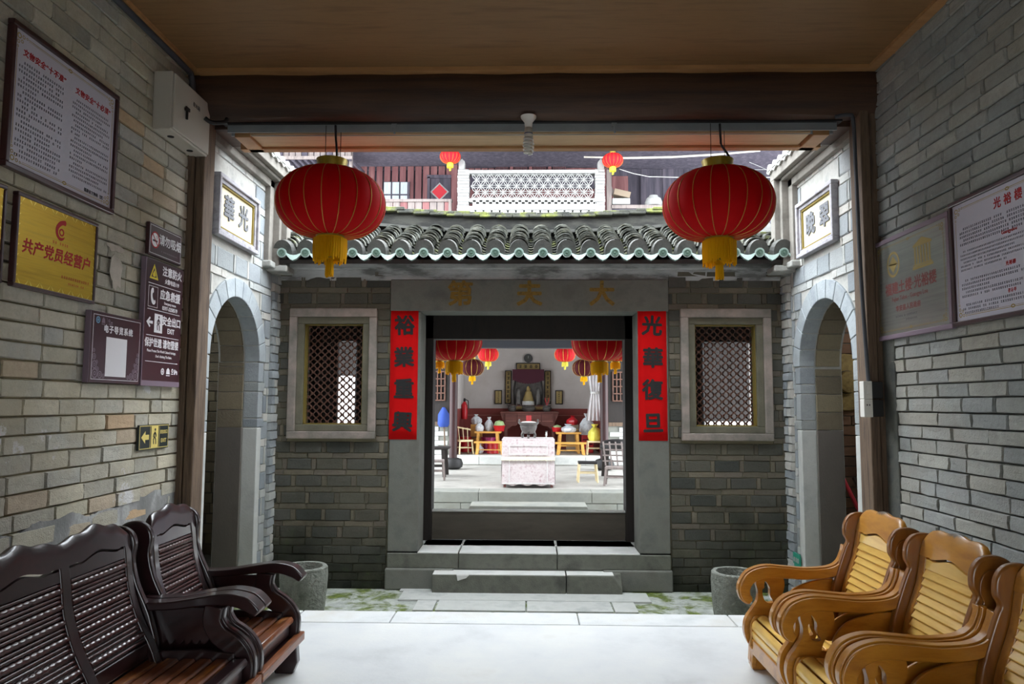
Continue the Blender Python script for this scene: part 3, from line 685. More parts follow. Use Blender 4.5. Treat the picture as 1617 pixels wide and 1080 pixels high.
# ------------------------------------------------------------------ gate house interior, inner court, ancestral hall
M['hall_floor'] = mat('worn_hall_paving', ['#8f8c86', '#a5a29b', '#97948d'], 2.5, .6, .2, 50, world=True, detail=8)
gh = struct(MB().box((-4.2, 7.36, -.3), (4.2, 9.25, .10)).box((-4.2, 9.25, -.5), (4.2, 10.93, -.12)).build('floor', M['stone_step']), 'stone paving of the gate house and inner court', 'floor')
for s in (-1, 1):
    a, b = sorted((s*2.75, s*2.95)); lr = 'left' if s < 0 else 'right'
    struct(MB().box((a, 7.36, 0), (b, 9.2, 3.2)).build('wall_'+lr, M['white_wall']), 'limewashed side wall of the gate house, '+lr+' of the doorway', 'wall')
    o = struct(thing('gate_house_frame', 'x', 'frame', (0, 0, 0)), 'dark timber posts and rail at the back of the gate house, '+lr+' of the doorway', 'frame')
    for x in (1.62, 2.05): MB().lathe([(.07, .1), (.07, 2.75)], 12, Matrix.Translation((s*x, 8.9, 0))).build('frame_post', M['darkwood'], o, smooth=True)
    a, b = sorted((s*1.4, s*2.75)); MB().box((a, 8.85, 2.25), (b, 8.95, 2.75)).build('frame_rail', M['darkwood'], o)
    if s < 0: MB().box((-2.75, 8.87, .1), (-2.33, 8.93, 2.3)).build('plank_screen', M['darkwood'], o)
    # side room facing the inner court
    o = struct(thing('side_room', 'x', 'side room', (0, 0, 0)), 'side room front with lattice panel over a pale brick base, '+lr+' of the inner court', 'side room')
    a, b = sorted((s*1.72, s*4.2)); yb = 15.9
    MB().box((a, yb, 0), (b, yb+.2, 1.05)).build('base_wall', M['stone'], o)
    MB().box((a, yb, 1.05), (b, yb+.2, 3.6)).build('panel_wall', M['darkwood'], o)
    for k in range(2):
        x = s*(1.82+.58*k); c = MB()
        for q in range(7): c.box((x+s*.08*q-.012, yb-.04, 1.55), (x+s*.08*q+.012, yb, 2.2))
        for q in range(5): c.box((min(x, x+s*.5), yb-.045, 1.55+q*.155), (max(x, x+s*.5), yb-.02, 1.575+q*.155))
        tag(c.build('lattice_panel', M['lattice'], o), kind='stuff')
    MB().box((a, yb-.03, 1.02), (b, yb, 1.10)).build('sill_board', M['post'], o)
    for q in range(6):
        for k in range(6): MB().box((s*1.75+s*(.4*k+(.2 if q % 2 else 0)), yb-.025, .40+q*.10), (s*1.75+s*(.4*k+.385+(.2 if q % 2 else 0)), yb, .49+q*.10)).build('stone_course', M['stone_pale'], o)
    a, b = sorted((s*2.35, s*4.2))
    o = struct(thing('court_wing', 'x', 'wing', (0, 0, 0)), 'white walled wing closing the inner court on the '+lr, 'wing')
    MB().box((a, 10.9, -.2), (b, 11.1, 1.9 if s < 0 else 1.25)).build('white_wall', M['white_wall'], o)
    MB().box((a, 10.9, 1.9 if s < 0 else 1.25), (b, 11.1, 3.0)).build('wing_boards', M['darkwood'], o)
    MB().prism([(9.5, 3.0), (11.6, 3.0), (11.6, 3.4)], a, b, 'x').build('wing_roof', M['tile'], o)
pf = struct(thing('floor', 'x', 'platform', (0, 0, 0)), 'raised stone platform of the ancestral hall in two levels', 'platform')
MB().box((-3.0, 10.95, -.3), (3.0, 15.65, .19)).build('platform_core', M['hall_floor'], pf)
for x0, x1 in ((-2.4, -.74), (-.735, .93), (.935, 2.4)):
    MB().box((x0, 10.92, .04), (x1, 11.35, .20)).build('edge_stone', M['stone'], pf, bevel=.01)
for x0, x1 in ((-2.4, -1.0), (-.995, .4), (.405, 1.3), (1.305, 2.4)): MB().box((x0, 10.925, -.14), (x1, 11.2, .035)).build('edge_stone', M['stone'], pf, bevel=.01)
MB().box((-3.0, 15.62, 0), (3.0, 18.6, .385)).build('upper_platform', M['hall_floor'], pf)
for x0, x1 in ((-2.0, -1.05), (-1.045, -.42), (-.415, .3), (.305, 1.2), (1.205, 2.0)): MB().box((x0, 15.60, .21), (x1, 15.95, .39)).build('edge_stone', M['stone_pale'], pf, bevel=.012)
cs = struct(thing('step', 'x', 'step', (0, 10.2, 0)), 'low carved stone step with scroll feet in the inner court', 'step')
MB().prism([(-.83, .05), (.83, .05), (.80, .11), (-.80, .11)], -.1, .35, 'y').build('step_slab', M['stone'], cs, bevel=.01)
MB().box((-.74, -.05, -.12), (.74, .3, .05)).build('step_base', M['stone'], cs)
for x in (-.62, -.32, 0, .32, .62):
    for q in (-1, 1):
        pts = [(x+q*(.02+.10*t), -.065, -.05+.05*math.sin(t*5)) for t in [i/8 for i in range(9)]]; MB().tube(pts, .014, 6).build('scroll', M['stone_pale'], cs, smooth=True)
hw_ = struct(MB().box((-2.2, 18.3, .3), (2.2, 18.5, 1.375)).build('wall_back', M['dado']), 'white hall wall over a dull red dado behind the altar', 'wall')
MB().box((-2.2, 18.305, 1.375), (2.2, 18.5, 4.6)).build('upper_wall', M['white_wall'], hw_)
M['trimline'] = mat('faded_trim_line', '#a8766a', 3, .8, 0)
MB().box((-1.6, 18.285, 1.20), (1.6, 18.3, 1.215)).build('dado_line', M['trimline'], hw_)
for s in (-1, 1):
    a, b = sorted((s*1.62, s*1.72)); q = struct(MB().box((a, 15.95, .3), (b, 18.4, 1.375)).build('wall_'+('left' if s < 0 else 'right'), M['dado']), 'short hall wall at the '+('left' if s < 0 else 'right')+' of the altar', 'wall')
    MB().box((a, 15.95, 1.375), (b, 18.4, 4.6)).build('upper_wall', M['white_wall'], q)
    c = struct(thing('column', 'x', 'column', (s*1.505, 14.7, .2)), 'dark red lacquered column on a black drum base, '+('left' if s < 0 else 'right')+' of the altar hall', 'column')
    MB().lathe([(.082, .2), (.078, 3.6)], 20).build('shaft', M['redcol'], c, smooth=True)
    MB().lathe([(.13, 0), (.19, .04), (.2, .11), (.17, .19), (.1, .215)], 24).build('drum_base', M['blackstone'], c, smooth=True)
hr = struct(thing('roof', 'x', 'roof', (0, 0, 0)), 'tiled roof over the ancestral hall', 'roof')
MB().prism([(10.5, 2.86), (15.0, 4.7), (18.9, 3.6), (18.9, 3.7), (15.0, 4.85), (10.4, 2.96)], -3.4, 3.4, 'x').build('roof_slab', M['darkwood'], hr)
db = struct(MB().box((-1.75, 12.9, 2.48), (1.75, 13.1, 2.66)).build('beam', M['pvc_dark']), 'blackish tie beam across the ancestral hall', 'beam')
MB().box((-1.75, 12.95, 2.66), (1.75, 13.05, 2.95)).build('beam_board', M['redcol'], db)
# ------------------------------------------------------------------ the round house beyond the roof
M['plank_red'] = mat('weathered_red_planks', [(.3, '#6a4243'), (.5, '#7c5050'), (.65, '#8c605e')], 1.5, .8, .2, 40, world=True, stretch=(6, 6, .5), rnd=.08)
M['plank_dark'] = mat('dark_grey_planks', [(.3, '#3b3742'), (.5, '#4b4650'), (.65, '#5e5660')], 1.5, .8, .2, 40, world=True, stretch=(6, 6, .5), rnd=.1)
M['plank_grey'] = mat('sun_bleached_boards', ['#756b68', '#8c817c', '#685e5a'], 1.5, .85, .2, 40, world=True, stretch=(6, 6, .6))
M['whitewash'] = mat('bright_whitewash', ['#93938f', '#a6a6a3', '#9c9c99'], 6, .9, .3, 40, world=True)
M['curtain'] = mat('pale_window_curtain', ['#aab4b8', '#d5dcdf'], 3, .8, 0, world=True, stretch=(20, 1, 1))
YB = 22.0
def rect(x0, y0, x1, y1, Y):           # corners in metres of a region of a facade at depth Y
    a, b = P(x0, y1, Y), P(x1, y0, Y); return a.x, b.x, a.z, b.z
def panel(par, nm, m, x0, y0, x1, y1, Y, t=.06, bevel=0):
    a, b, c, d = rect(x0, y0, x1, y1, Y); return MB().box((a, Y, c), (b, Y+t, d)).build(nm, m, par, bevel=bevel)
rh = struct(thing('round_house', 'x', 'building', (0, 0, 0)), 'red plank gallery of the round house rising behind the tiled roof', 'building')
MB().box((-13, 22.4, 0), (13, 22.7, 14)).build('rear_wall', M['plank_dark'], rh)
xl = rect(556, 240, 728, 345, YB)
n = 14
for i in range(n):
    x = 556+(728-556)*i/n; panel(rh, 'plank', M['plank_red'], x+.4, 205, x+(728-556)/n, 348, YB-.006*(i % 2), .05)
for i in range(22):
    x = 728+232*i/22; panel(rh, 'plank', M['plank_red'], x+.4, 205, x+232/22, 348, YB+.2-.006*(i % 2), .05)
for x0, x1 in ((783, 803), (812, 833), (842, 863), (873, 894)):
    fr = panel(rh, 'lattice_window', M['plank_dark'], x0, 236, x1, 274, YB+.12, .05)
    b = MB()
    for k in range(8):
        a = rect(x0+(x1-x0)*(k+.25)/8, 238, x0+(x1-x0)*(k+.65)/8, 273, YB+.09); b.box((a[0], YB+.07, a[2]), (a[1], YB+.11, a[3]))
    for yy in (238, 268):
        a = rect(x0, yy, x1, yy+1.5, YB+.08); b.box((a[0], YB+.06, a[2]), (a[1], YB+.10, a[3]))
    tag(b.build('bars', M['plank_red'], fr), kind='stuff')
for x in (808, 838, 868): panel(rh, 'mullion', M['plank_red'], x-2.5, 225, x+2.5, 275, YB+.05, .1)
wd = panel(rh, 'curtained_window', M['plank_dark'], 605, 287, 647, 318, YB-.07, .05)
for k in range(3):
    q = rect(607+13*k, 289, 618+13*k, 317, YB); MB().box((q[0], YB-.09, q[2]), (q[1], YB-.06, q[3])).build('pane', M['curtain'], wd)
q = rect(605, 308, 647, 310, YB); MB().box((q[0], YB-.12, q[2]), (q[1], YB-.06, q[3])).build('bar', M['plank_dark'], wd)
panel(rh, 'door_leaf', M['plank_dark'], 679, 281, 712, 335, YB-.06, .04)
panel(rh, 'door_post', M['plank_dark'], 674, 279, 679, 340, YB-.12, .1); panel(rh, 'door_post', M['plank_red'], 712, 240, 722, 345, YB-.16, .15); panel(rh, 'door_head', M['plank_dark'], 674, 276, 714, 281, YB-.12, .1)
for x0, y0 in ((599, 237), (681-82+62, 0)):
    if y0: panel(rh, 'meter_box', M['plank_grey'], x0+1, y0+1, x0+8, y0+8, YB-.15, .1)
# upper floor and eave that shade the gallery
a = P(835, 222, 19.4); MB().box((-13, 18.0, a.z+.15), (13, 22.6, a.z+.4)).build('upper_floor', M['plank_dark'], rh)
MB().box((-13, 19.9, a.z+.4), (13, 20.1, a.z+3.6)).build('upper_boards', M['plank_grey'], rh)
MB().prism([(18.3, a.z+3.3), (22.7, a.z+5.2), (22.7, a.z+5.35), (18.3, a.z+3.45)], -14, 14, 'x').build('upper_roof', M['tile'], rh)
# gallery rail with upright boards, left
for i in range(13):
    x = 562+11.6*i; panel(rh, 'rail_board', M['plank_grey'] if i % 3 else M['plank_red'], x+.5, 318, x+11.4, 350, 20.6, .04)
panel(rh, 'hand_rail', M['plank_grey'], 560, 314, 714, 318.5, 20.55, .12); panel(rh, 'rail_post', M['plank_grey'], 708, 314, 713, 350, 20.52, .1)
# left bay: weathered fascia boards, slanting rafters under the eave, a post
for i in range(16):
    x = 398+9.8*i; panel(rh, 'fascia_board', M['plank_grey'] if i % 4 else M['plank_dark'], x+.3, 214, x+9.6, 249, 19.5+.012*(i % 2), .04)
for i in range(16):
    p0 = P(402+10*i, 251, 19.6); p1 = P(424+10*i, 272, 21.6); MB().tube([p0, p1], .05, 6).build('rafter', M['plank_dark'], rh)
panel(rh, 'gallery_post', M['plank_grey'], 549, 238, 556, 350, 19.7, .12)
panel(rh, 'fascia_rail', M['plank_grey'], 400, 246, 556, 251, 19.44, .06)
MB().tube([P(400, 268, 19.2), P(556, 266, 19.2)], .02, 6).build('white_pole', M['whitewash'], rh, smooth=True)
# right bay: deep shaded gallery
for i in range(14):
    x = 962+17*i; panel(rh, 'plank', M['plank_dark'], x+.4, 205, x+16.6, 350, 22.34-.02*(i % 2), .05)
for x0, x1, k in ((966, 992, 4), (1012, 1042, 6)):
    for q in range(k):
        w_ = (x1-x0)/k; panel(rh, 'door_plank', M['plank_red'] if x0 < 1000 else M['plank_dark'], x0+w_*q+.3, 278, x0+w_*(q+1)-.3, 330, 22.2, .06)
panel(rh, 'gallery_post', M['plank_grey'], 958.5, 268, 965.5, 350, 20.7, .12)
panel(rh, 'gallery_sill', M['plank_grey'], 965, 323, 1250, 329, 20.7, .1); panel(rh, 'sill_boards', M['plank_dark'], 965, 329, 1250, 352, 20.74, .05)
# whitewashed pierced parapet
pp = struct(thing('parapet', 'x', 'parapet', (0, 0, 0)), 'bright whitewashed parapet of star shaped tilework above the roof ridge', 'parapet')
YP = 20.0
ml = rect(728, 268, 950, 340, YP)
for x0, x1 in ((722, 741), (940, 955)):
    q = rect(x0, 266, x1, 342, YP); z = q[2]; k = 0
    while z < q[3]-.02:
        h = min(.085, q[3]-z); MB().box((q[0]+random.uniform(-.012, .012), YP, z), (q[1]+random.uniform(-.012, .012), YP+.3, z+h-.008)).build('pier_brick', M['whitewash'], pp, bevel=.012); z += h; k += 1
for x0, x1 in ((724, 734), (944, 954)):
    q = rect(x0, 250, x1, 267, YP); MB().prism([(q[0], q[2]), (q[1], q[2]), (q[1], q[3]-.08), ((q[0]+q[1])/2, q[3]), (q[0], q[3]-.1)], YP, YP+.25, 'y').build('finial', M['whitewash'], pp, bevel=.02)
panel(pp, 'coping', M['whitewash'], 735, 267.5, 945, 273, YP-.03, .36, .02)
qa = rect(741, 273, 940, 313, YP); nx = 14; dx = (qa[1]-qa[0])/nx; nz = 4; dz = (qa[3]-qa[2])/nz
b = MB()
nodes = {}
for r in range(nz+1):
    for k in range(-1, nx+1):
        x = qa[0]+dx*(k+(.5 if r % 2 else 0)+.25); z = qa[2]+dz*r; nodes[r, k] = (x, z)
def bar(p, q):
    if not (qa[0]-.02 <= min(p[0], q[0]) and max(p[0], q[0]) <= qa[1]+.02): 
        return
    d = Vector((q[0]-p[0], q[1]-p[1])); L = d.length; d /= L; nn = Vector((-d.y, d.x))
    for off in (-.021, .021):
        for bulge in (1,):
            o = nn*off; c = [Vector(p)+o*.2, Vector(p).lerp(Vector(q), .5)+o*1.6, Vector(q)+o*.2]
            for s0, s1 in zip(c, c[1:]):
                e = nn*(.0085 if abs(d.y) > .1 else .005); pts = [tuple(s0-e), tuple(s1-e), tuple(s1+e), tuple(s0+e)]; b.prism(pts, YP+.05, YP+.08, 'y')
for (r, k), p in nodes.items():
    if (r, k+1) in nodes: bar(p, nodes[r, k+1])
    if r < nz:
        for kk in ((k, k+1) if r % 2 else (k-1, k)):
            if (r+1, kk) in nodes: bar(p, nodes[r+1, kk])
tag(b.build('star_tracery', M['whitewash'], pp), kind='stuff')
for (r, k), p in nodes.items():
    if 0 < r < nz and qa[0] < p[0] < qa[1]: MB().lathe([(.001, -.02), (.03, -.01), (.025, .02), (.001, .03)], 8, Matrix.Translation((p[0], YP+.05, p[1])) @ Matrix.Rotation(R(90), 4, 'X')).build('star_knob', M['whitewash'], pp)
panel(rh, 'shadow_board', M['plank_dark'], 742, 270, 942, 298, YB+.10, .04)  # added dark sheet: shade of the recess put into its colour
# open brickwork below
for r, (y0, y1) in enumerate(((313, 316), (316, 319), (319, 322), (322, 325))):
    x = 741.0-(5 if r % 2 else 0)*0; 
    k = 0
    while x < 940:
        w_ = 13.2 if r in (0, 3) else 7.5
        off = (5.2 if r > 1 else 0)
        if r == 0: pass
        panel(pp, 'pierced_brick', M['whitewash'], max(741, x+off), y0, min(940, x+off+w_-(0 if r in (0, 3) else 2.0)), y1-.4, YP, .22); x += 13.2 if r in (0, 3) else 10.3; k += 1
panel(pp, 'base_course', M['whitewash'], 738, 324.6, 942, 331.5, YP-.01, .3, .02)
for k in range(16):
    x = 739+12.8*k; panel(pp, 'foot_block', M['whitewash'], x, 331.5, x+10.6, 336, YP-.01, .28, .03)
panel(pp, 'foot_course', M['whitewash'], 715, 335.5, 960, 352, YP+.02, .3)
# bed below the parapet
struct(MB().box((-6, 20.35, 0), (6, 20.9, P(835, 340, 20.5).z-.3)).build('wall_rear', M['plank_dark']), 'plain rear wall below the whitewashed parapet', 'wall')
# loose things on the gallery and poles
def gthing(nm, lab, cat, build, m, **k): return tag(build.build(nm, m, **k), lab, cat)
q = rect(1020, 307, 1047, 323, 20.75); cx, cz, rx = (q[0]+q[1])/2, q[2], (q[1]-q[0])/2
b = MB().lathe([(rx, 0), (rx*1.02, .12), (rx*.86, .22), (rx*.55, .27), (rx*.5, .31), (rx*.2, .33), (.001, .33)], 14, Matrix.Translation((cx, 20.95, cz+.005)), wob=lambda a, z: 1+.06*math.sin(3*a+z*9)); gthing('cloth_bundle', 'white cloth bundle resting on the far gallery sill', 'bundle', b, M['whitewash'], smooth=True)
q = rect(965, 313, 995, 323, 20.75); gthing('white_box', 'long white box lying on the gallery sill under a cardboard carton', 'box', MB().box((q[0]+.03, 20.72, q[2]+.005), (q[1], 21.1, q[3])), M['whitewash'], bevel=.02)
M['card'] = mat('brown_cardboard', '#8f7f6c', 4, .8, .05)
a, c = P(966, 292, 21.0), P(994, 312, 21.0); T = Matrix.Translation((P(981, 311, 21).x, 20.92, q[3]+.16)) @ Matrix.Rotation(R(14), 4, 'Y')
gthing('carton', 'tilted brown cardboard carton on the white gallery box', 'carton', MB().box((-.24, -.15, -.09), (.24, .15, .09), T), M['card'], bevel=.008)
T = Matrix.Translation((P(969, 300, 21).x, 21.3, P(969, 303, 21.3).z)) @ Matrix.Rotation(R(-32), 4, 'Y'); gthing('board', 'grey board leaning behind the gallery post and carton', 'board', MB().box((-.06, -.02, -.30), (.06, .02, .30), T), M['plank_grey'], bevel=.006)
M['bamboo'] = mat('pale_bamboo', ['#c9c0b0', '#e0d9cb'], 6, .5, .05)
gthing('bamboo_pole', 'long pale bamboo pole slung across the gallery', 'pole', MB().tube([P(922, 248, 20.35), P(990, 249.5, 20.35), P(1060, 248, 20.3), P(1130, 244, 20.3), P(1200, 238, 20.3)], [.025, .03, .03, .028, .025], 8), M['bamboo'], smooth=True)
for nm, pts in (('washing_line', [(978, 267), (1000, 274), (1025, 279), (1070, 280), (1150, 281), (1228, 280)]), ('cable', [(1183, 256), (1200, 263), (1215, 270), (1236, 273)]), ('cable', [(1180, 268), (1240, 267.5)])):
    lab = 'white line strung from the small lantern across the gallery' if nm == 'washing_line' else ('thin sagging wire high on the dark gallery' if len(pts) > 2 else 'thin straight wire crossing the dark gallery')
    gthing(nm, lab, 'wire', MB().tube([P(x, y, 20.1+(.15 if pts[0][0] == 1180 else 0)-(.2 if nm != 'cable' else 0)) for x, y in pts], .012 if nm != 'cable' else .006, 5), M['whitewash'], smooth=True)
# paper square on the far door: red lozenge with a white border
c = P(694.5, 304, YB); dd = .25
dm_ = thing('door_paper', 'red paper square with white border set diamond-wise on the far plank door', 'paper', (c.x, YB-.07, c.z))
MB().prism([(-.29, 0), (0, -.29), (.29, 0), (0, .29)], -.008, .004, 'y').build('border', M['whitewash'], dm_)
M['redpaper'] = mat('faded_red_paper', '#c8323c', 3, .8, .02); MB().prism([(-.235, 0), (0, -.235), (.235, 0), (0, .235)], -.012, -.004, 'y').build('sheet', M['redpaper'], dm_)
# ------------------------------------------------------------------ lanterns
def lantern_cloth(name, c, tr):
    t = NT(name); v = t.coords(); col = t.ramp(t.noise(v, 3., 4.), [(.3, lin(c)), (.7, tuple(x*1.12 for x in lin(c)[:3])+(1,))])
    t.set(t.b, 'Base Color', col); t.b.inputs['Roughness'].default_value = .75; t.b.inputs['Specular IOR Level'].default_value = .2
    tl = t.n('BsdfTranslucent'); t.set(tl, 'Color', lin(c)); mx = t.n('MixShader', {0: tr})
    t.t.links.new(t.b.outputs[0], mx.inputs[1]); t.t.links.new(tl.outputs[0], mx.inputs[2])
    out = [n for n in t.t.nodes if n.type == 'OUTPUT_MATERIAL'][0]; t.t.links.new(mx.outputs[0], out.inputs[0]); return t.m
M['silk_red'] = lantern_cloth('red_lantern_silk', '#b80007', .25)
M['silk_bright'] = lantern_cloth('bright_red_lantern_silk', '#d8242f', .3)
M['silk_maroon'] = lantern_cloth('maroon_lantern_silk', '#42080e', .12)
M['gold_rib'] = mat('gold_wire', '#b98e3c', 10, .35, 0, metal=.6)
M['gold_foil'] = mat('gold_foil_collar', ['#8d7a1e', '#b9a032'], 14, .35, .2, metal=.35)
M['tassel'] = lantern_cloth('yellow_tassel_silk', '#eab80c', .35)
M['tassel_pale'] = mat('lemon_tassel_silk', ['#d9cf30', '#efe650'], 20, .6, .05)
M['cord'] = mat('dark_brown_wire', '#2e241c', 6, .6, 0)
def lantern(name, lab, r, hh, loc, silk, ribs=20, detail=True, group=None, tas=None, tilt=0, drop=None, cordtop=None, squash=1.):
    """loc = centre of the body; r radius, hh half height"""
    root = thing(name, lab, 'lantern', loc, tilt, group); tas = tas or M['tassel']; rn = .26*r
    prof = []; N = 22
    for i in range(N+1):
        t = -math.pi/2+math.pi*i/N; c = max(0., math.cos(t)); q = rn*.95+(r-rn*.95)*c**(.82 if t < 0 else 1.05)
        prof.append((q, hh*math.sin(t)*1.0))
    seg = ribs*6
    MB().lathe(prof, seg, cap=True, wob=lambda a, z: 1-.016*(1-abs(math.sin(a*ribs/2)))**1.0*(1-abs(z/hh)**3)).build('silk_body', silk, root, smooth='all')
    path = [(p[0]*.988+.002, 0, p[1]) for p in prof]
    rb = MB().tube(path, .0028 if detail else .003, 5); rme_ = rb.mesh('rib'); rme_.materials.append(M['gold_rib'])
    if detail:
        for k in range(ribs): put('rib', rme_, root, (0, 0, 0), (0, 0, 2*math.pi*k/ribs))
    else:
        b = MB()
        for k in range(ribs): b.tube(path, .003, 4, Matrix.Rotation(2*math.pi*k/ribs, 4, 'Z'))
        tag(b.build('ribs', M['gold_rib'], root), kind='stuff')
    h = hh
    MB().lathe([(rn*.9, h-.012), (rn*.98, h-.01), (rn*1.02, h+.03*r/.4), (rn*1.1, h+.068*r/.4), (rn*1.1, h+.074*r/.4), (rn*.95, h+.07*r/.4), (rn*.88, h+.0)], 28, cap=False).build('top_collar', M['gold_foil'], root, smooth=True)
    MB().lathe([(rn*.9, -h+.005), (rn*1.0, -h-.0), (rn*.98, -h-.03), (rn*.9, -h-.03)], 28, cap=False).build('bottom_collar', M['gold_foil'], root, smooth=True)
    sk = .46*r; n = 70 if detail else 26; b = MB(); rg = random.Random(3)
    MB().lathe([(rn*1.0, -h-.012), (rn*1.08, -h-.03), (rn*1.10, -h-sk*.9), (rn*1.04, -h-sk*.9), (rn*1.0, -h-.03)], 30, cap=False).build('fringe_skirt', tas, root, smooth=True)
    for i in range(n):
        a = 2*math.pi*i/n; L = sk*rg.uniform(.9, 1.12); R_ = rn*rg.uniform(1.09, 1.14); j = rg.uniform(-.05, .05)
        b.tube([(R_*math.cos(a), R_*math.sin(a), -h-.025), (R_*1.01*math.cos(a+j*.5), R_*1.01*math.sin(a+j*.5), -h-L*.6), (R_*.98*math.cos(a+j), R_*.98*math.sin(a+j), -h-L)], .0062*r/.4, 4)
    tag(b.build('fringe_threads', tas, root), kind='stuff')
    z0 = -h-sk*.86
    MB().lathe([(.004*r/.4, z0+.06), (.012*r/.4, z0+.01), (.018*r/.4, z0), (.014*r/.4, z0-.012)], 10).build('knot', M['gold_foil'], root, smooth=True)
    b = MB(); R_ = .062*r
    for i in range(18 if detail else 8):
        a = 2*math.pi*i/(18 if detail else 8); L = .36*r*rg.uniform(.86, 1.05)
        for q in (.55, 1): b.tube([(R_*.5*q*math.cos(a), R_*.5*q*math.sin(a), z0-.005), (R_*q*math.cos(a), R_*q*math.sin(a), z0-L*.3), (R_*q*1.1*math.cos(a+.2), R_*q*1.1*math.sin(a+.2), z0-L)], .005*r/.4 if detail else .009*r/.4, 4)
    tag(b.build('tassel', tas, root), kind='stuff')
    if cordtop:
        ct = cordtop-loc[2]
        if detail:
            for x in (-.085*r/.405, .10*r/.405): MB().tube([(x*.6, 0, ct), (x*.6, 0, h+.03)], .0028, 6).build('hanging_wire', M['cord'], root)
            s = 1 if drop is None else drop
            MB().tube(spline([(.02, -.01, ct), (.025, -.01, h+.24), (.03+.0*s, -.012, h+.19), (.055*s+.03, -.015, h+.11), (.05*s+.02, -.01, h+.06), (.02, 0, h+.01)], 5), .0085, 8).build('power_cord', M['black'], root, smooth=True)
        else: MB().tube([(0, 0, ct), (0, 0, h+.02)], .006, 6).build('hanging_wire', M['cord'], root)
    return root
z = lambda q: 1.5+(q-1.5)*1.019
lantern('palace_lantern', 'large red silk lantern with gold ribs hanging near the fuse box', .403, .25, (-1.472, 5.30, z(2.952)), M['silk_red'], 20, cordtop=3.57, drop=.1, tilt=.1)
lantern('palace_lantern', 'large red silk lantern with gold ribs hanging nearest the silver plaque', .403, .253, (1.388, 5.30, z(2.936)), M['silk_red'], 20, cordtop=3.57, drop=1.0, tilt=.25)
for px, lab in ((711, 'small bright red lantern hung left of the whitewashed parapet'), (967.5, 'small bright red lantern hung right of the whitewashed parapet')):
    c = P(px, 247 if px < 800 else 253, 19.7); lantern('small_lantern', lab, .29, .185, c, M['silk_bright'], 16, False, tas=M['tassel_pale'], cordtop=8.9)
for s in (-1, 1):
    lr = 'left' if s < 0 else 'right'
    lantern('palace_lantern', 'big red ribbed lantern in front, at the upper %s of the doorway' % lr, .345, .235, (s*.885-.025, 8.9, 2.255), M['silk_red'], 18, cordtop=2.84)
    lantern('palace_lantern', 'red lantern half hidden behind another at the upper %s of the doorway' % lr, .215, .16, (s*1.14-.02, 9.48, 2.21), M['silk_red'], 18, False, cordtop=2.74)
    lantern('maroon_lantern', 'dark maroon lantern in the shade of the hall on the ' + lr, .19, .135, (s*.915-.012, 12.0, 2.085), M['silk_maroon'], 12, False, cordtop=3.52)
    lantern('small_lantern', 'small red lantern with lemon tassel just below the hall beam on the ' + lr, .20, .14, (s*.735-.043, 14.0, 2.44), M['silk_bright'], 14, False, tas=M['tassel_pale'], cordtop=4.34)

# ------------------------------------------------------------------ fittings of the entrance hall
bu = thing('lamp', 'white spiral lamp bulb in a ceramic holder under the great beam', 'lamp', (-.006, 5.215, 3.60))
MB().lathe([(.058, .0), (.056, -.012), (.042, -.03), (.030, -.045), (.026, -.085), (.001, -.085)], 24).build('ceramic_holder', M['white_pl'], bu, smooth=True)
MB().lathe([(.020, -.08), (.028, -.09), (.031, -.15), (.029, -.155), (.001, -.157)], 20).build('lamp_base', M['grey_box'], bu, smooth=True)
M['blue_band'] = mat('blue_band', '#2d3a6c', 4, .5, 0); MB().lathe([(.0315, -.128), (.0315, -.134)], 20, cap=False).build('band', M['blue_band'], bu)
M['tube_glass'] = mat('milky_lamp_tube', '#cfcdc4', 4, .25, 0, coat=.3)
MB().tube([((.027+.008*math.sin(math.pi*i/80))*math.cos(i*.39), (.027+.008*math.sin(math.pi*i/80))*math.sin(i*.39), -.158-.125*i/80) for i in range(81)]+[(0, 0, -.287)], .0085, 7).build('spiral_tube', M['tube_glass'], bu, smooth=True)
jb = thing('fuse_box', 'beige metal fuse box high on the left wall by the beam', 'fuse box', (-2.50, 4.65, 3.30))
MB().box((0, 0, 0), (.125, .56, .40)).build('case', M['grey_box'], jb, bevel=.008)
MB().box((.126, .012, .012), (.14, .548, .388)).build('door', M['grey_box'], jb, bevel=.005)
MB().box((.14, .15, .19), (.155, .19, .21)).box((.145, .16, .13), (.16, .175, .19)).box((.14, .165, .20), (.15, .22, .225)).build('latch', M['darkwood'], jb, bevel=.003)
for y in (.14, .42): MB().lathe([(.001, -.003), (.022, -.003), (.022, .004), (.001, .004)], 14, Matrix.Translation((.06, y, 0))).build('knockout', M['black'], jb)
M['ink'] = mat('black_ink', '#1b1a1a', 5, .7, 0)
text('lettering', '配电箱', .035, M['ink'], jb, (.1405, .33, .285), .0005, rot=(R(90), 0, R(90)))
tag(MB().tube([(-2.46, -1.3, 3.90), (-2.46, 4.9, 3.885), (-2.46, 5.08, 3.88), (-2.46, 5.11, 3.82), (-2.455, 5.12, 3.72)], .022, 10).build('conduit', M['pvc_dark'], smooth=True), 'dark plastic conduit along the top of the left wall', 'pipe')
tag(MB().tube(spline([(-2.343, 5.08, 3.545), (-2.30, 5.1, 3.52), (-2.24, 5.17, 3.55), (-2.235, 5.2, 3.585)], 6), .016, 8).build('cable', M['black'], smooth=True), 'black cable looping from the fuse box to the steel channel', 'cable')
cb = tag(MB().tube(spline([(2.20, 5.16, 3.565), (2.29, 5.15, 3.575), (2.325, 5.155, 3.53), (2.335, 5.165, 3.2), (2.345, 5.165, 2.4), (2.37, 5.165, 1.66)], 8), .014, 8).build('conduit', M['pvc_dark'], smooth=True), 'thin dark conduit running down the right timber post to the switches', 'pipe')
sw = thing('switch_box', 'pair of white switch plates on black boxes on the right timber post', 'switch', (2.375, 5.165, 1.42))
